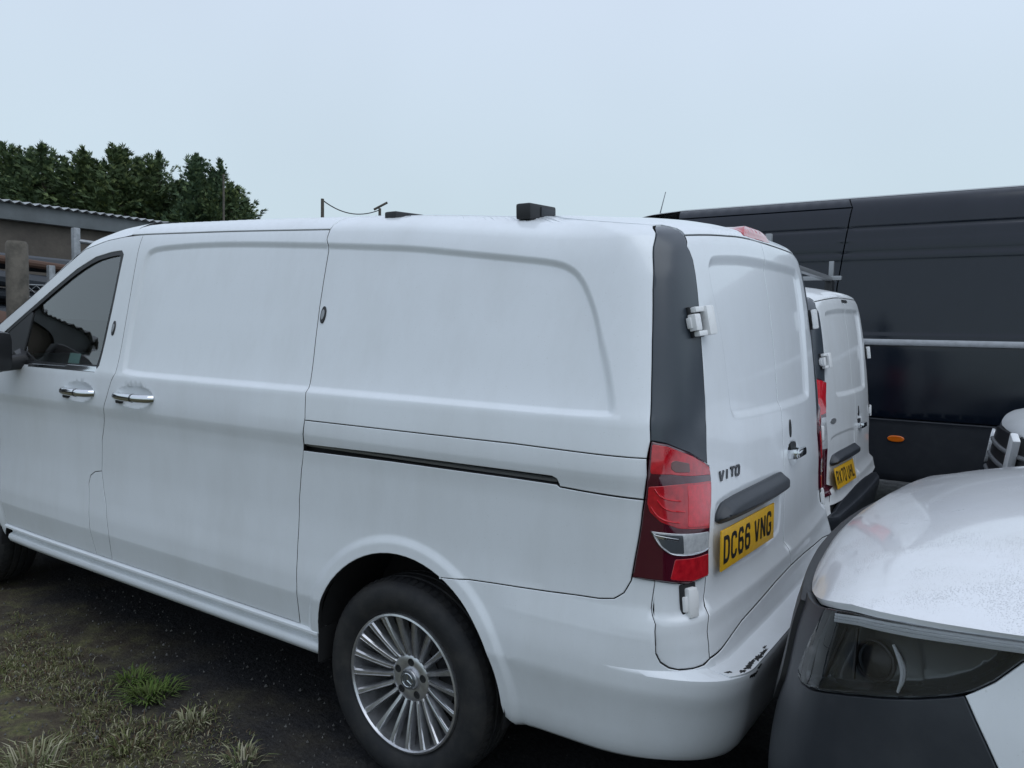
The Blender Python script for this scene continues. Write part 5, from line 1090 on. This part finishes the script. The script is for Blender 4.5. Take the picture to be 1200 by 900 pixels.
# rusty scrap heap behind the fence
sc_ = MB()
for i in range(60):
    sc_.box((0, 0, 0), (rg.uniform(.1, .6), rg.uniform(.04, .25), rg.uniform(.03, .2)), bev=.008, M=Matrix.Translation((-7.9+rg.uniform(-.5, .5), 1.3+rg.uniform(-.9, .9), .1+rg.random()*1.5)) @ Matrix.Rotation(rg.uniform(0, 3), 4, Vector((rg.random(), rg.random(), 1)).normalized()))
tag(sc_.build('scrap_heap', 'pile_rust', None), 'rusty brown scrap heap behind the chain link fence', 'scrap', None, 'stuff')

# ------------------------------------------------------------------ poles and wire on the skyline
def skypole(x, y, h, r, label, cross=False):
    mb = MB().tube([(x, y, 0), (x, y, h)], [r*1.2, r*.8], 8)
    o = mb.build('utility_pole', 'wood_post', None); tag(o, label, 'pole')
    if cross: MB().tube([(x-.25, y-.1, h-.05), (x+.3, y+.15, h+.25)], .05, 6).build('bracket', 'wood_post', o)
    return o
skypole(-19.54, 13.4, 6.25, .038, 'slim pole standing against the conifers')
skypole(-20.58, 18.46, 6.35, .075, 'pole on the skyline with a sagging wire to a shorter pole')
skypole(-21.83, 22.89, 6.72, .075, 'shorter skyline pole with a slanted bracket at its top', True)
p0, p1 = Vector((-20.58, 18.46, 6.30)), Vector((-21.83, 22.89, 6.65)); pts = []
for i in range(17):
    t = i/16; q = p0.lerp(p1, t); q.z -= .34*4*t*(1-t)*(1.1-.2*t); pts.append(q)
tag(MB().tube(pts, .022, 5).build('overhead_wire', 'wire_black', None), 'dark wire sagging between two poles on the skyline', 'wire')

# ------------------------------------------------------------------ cypress row
cm = bpy.data.materials.new('cypress_leaf'); cm.use_nodes = True; MATS['cypress_leaf'] = cm; nt = cm.node_tree; b = nt.nodes['Principled BSDF']
gi = nt.nodes.new('ShaderNodeNewGeometry'); rp = nt.nodes.new('ShaderNodeValToRGB'); nt.links.new(gi.outputs['Random Per Island'], rp.inputs[0]); oi = nt.nodes.new('ShaderNodeObjectInfo'); ol = nt.nodes.new('ShaderNodeMix'); ol.data_type = 'RGBA'; ol.blend_type = 'MULTIPLY'; ol.inputs['B'].default_value = (1.18, 1.06, .88, 1); nt.links.new(oi.outputs['Random'], ol.inputs[0]); nt.links.new(rp.outputs['Color'], ol.inputs['A']); nt.links.new(ol.outputs['Result'], b.inputs['Base Color'])
rp.color_ramp.elements[0].color = (.044, .076, .042, 1); rp.color_ramp.elements[1].color = (.15, .20, .085, 1); e = rp.color_ramp.elements.new(.75); e.color = (.075, .118, .060, 1)
b.inputs['Roughness'].default_value = .7; b.inputs['Specular IOR Level'].default_value = .2
def cypress_mesh(seed, H, Rm):
    rg = np.random.default_rng(seed); V = []; F = []
    SP = []
    def spray(c, d0, L_): SP.append((*c, *d0, L_))
    # several leaders, then plumes that leave them outwards and up and end in a point
    leaders = [(0., 0., H)]+[(Rm*.45*math.cos(a), Rm*.45*math.sin(a), H*rg.uniform(.74, .99)) for a in rg.random(5)*2*np.pi]
    for (lx, ly, lh) in leaders:
        nb = 175 if lx == 0 and ly == 0 else 70
        for i in range(nb):
            u = (i+rg.random())/nb; z = lh*(.12+.88*u)
            prof = Rm*np.interp(z/lh, [0, .15, .5, .78, .93, 1.0], [.8, 1., .92, .58, .26, .05])*(1. if nb > 100 else .62)
            ln_ = max(.18, prof*rg.uniform(.45, 1.55)); a = rg.random()*2*np.pi; el = np.interp(z/lh, [0, .5, .85, 1.], [.05, .25, .78, 1.35])+rg.normal(0, .22)
            dr = np.array([math.cos(a)*math.cos(el), math.sin(a)*math.cos(el), math.sin(el)]); m_ = int(8+ln_*24)
            for k in range(m_):
                t = ((k+rg.random())/m_)**.8; wd = .115*ln_*(1-t)**.6+.02; c = np.array([lx, ly, z])*np.array([u*.3+.7, u*.3+.7, 1])+dr*ln_*t+np.array([0, 0, .22*ln_*t*t])+rg.normal(0, wd, 3)
                spray(c, dr*1.1+np.array([0, 0, .35])+rg.normal(0, .45, 3), rg.uniform(.09, .20))
        for k in range(26):                       # the thin leader tip
            t = rg.random(); spray(np.array([lx+rg.normal(0, .05), ly+rg.normal(0, .05), lh*.94+t*.55]), np.array([rg.normal(0, .6), rg.normal(0, .6), 1.]), .18*(1.15-t))
    A_ = np.array(SP); c = A_[:, :3]; d0 = A_[:, 3:6]; L_ = A_[:, 6:7]; m_ = len(A_); un = lambda q: q/(np.linalg.norm(q, axis=1, keepdims=True)+1e-9)
    d0 = un(d0); sd_ = un(np.cross(d0, rg.normal(0, 1, (m_, 3)))); nn = np.cross(d0, sd_); cols = [c-d0*L_*.25]
    for q in (-.5, 0., .5):
        d = un(d0+sd_*q); wv = un(np.cross(d, nn))*.016; cols += [c+d*L_*.4+wv, c+d*L_*(1.-.25*abs(q)), c+d*L_*.4-wv]
    V = np.stack(cols, 1).reshape(-1, 3); b_ = (np.arange(m_)*10)[:, None, None]; F = (b_+np.array([[0, 1, 2, 3], [0, 4, 5, 6], [0, 7, 8, 9]])[None]).reshape(-1, 4)
    me = bpy.data.meshes.new('crown'); me.from_pydata(V.tolist(), [], F.tolist()); me.materials.append(cm); me.update()
    tk = bpy.data.meshes.new('trunk'); mb = MB().tube([(0, 0, -.1), (.04, .02, H*.3), (-.03, .03, H*.65), (0, 0, H*.97)], [.24, .18, .10, .02], 9)
    for k in range(26):
        z = H*(.12+.033*k*.9); a = k*2.4; l_ = Rm*np.interp(z/H, [0, .45, .75, 1], [.6, .6, .4, .02]); mb.tube([(0, 0, z), (l_*.5*math.cos(a), l_*.5*math.sin(a), z+l_*.2), (l_*math.cos(a), l_*math.sin(a), z+l_*.55)], [.05, .03, .008], 5)
    tk.from_pydata(mb.V, [], mb.F); tk.materials.append(MATS['bark']); tk.update()
    return me, tk
CY = [cypress_mesh(11+i, 8.0, 1.55+.15*(i % 2)) for i in range(4)]
for i, (x, y, hh, wv) in enumerate(TREES):
    me, tk = CY[i % 4]
    t = empty('cypress_tree', (x, y, 0), 'shortest cypress at the open end of the row behind the shed' if i == 12 else 'dark green cypress tree in the row behind the shed', 'tree', 'cypress row behind the shed'); wv *= (1.0, 1.35, 1.1, .9, 1.25)[i % 5]; t.scale = (wv*1.1, wv*1.1, hh/8.2*(1.0, .94, 1.03, .97)[i % 4]); t.rotation_euler = (0, 0, i*1.9)
    for nm, m_ in (('trunk', tk), ('crown', me)):
        o = bpy.data.objects.new(nm, m_); COL.objects.link(o); o.parent = t
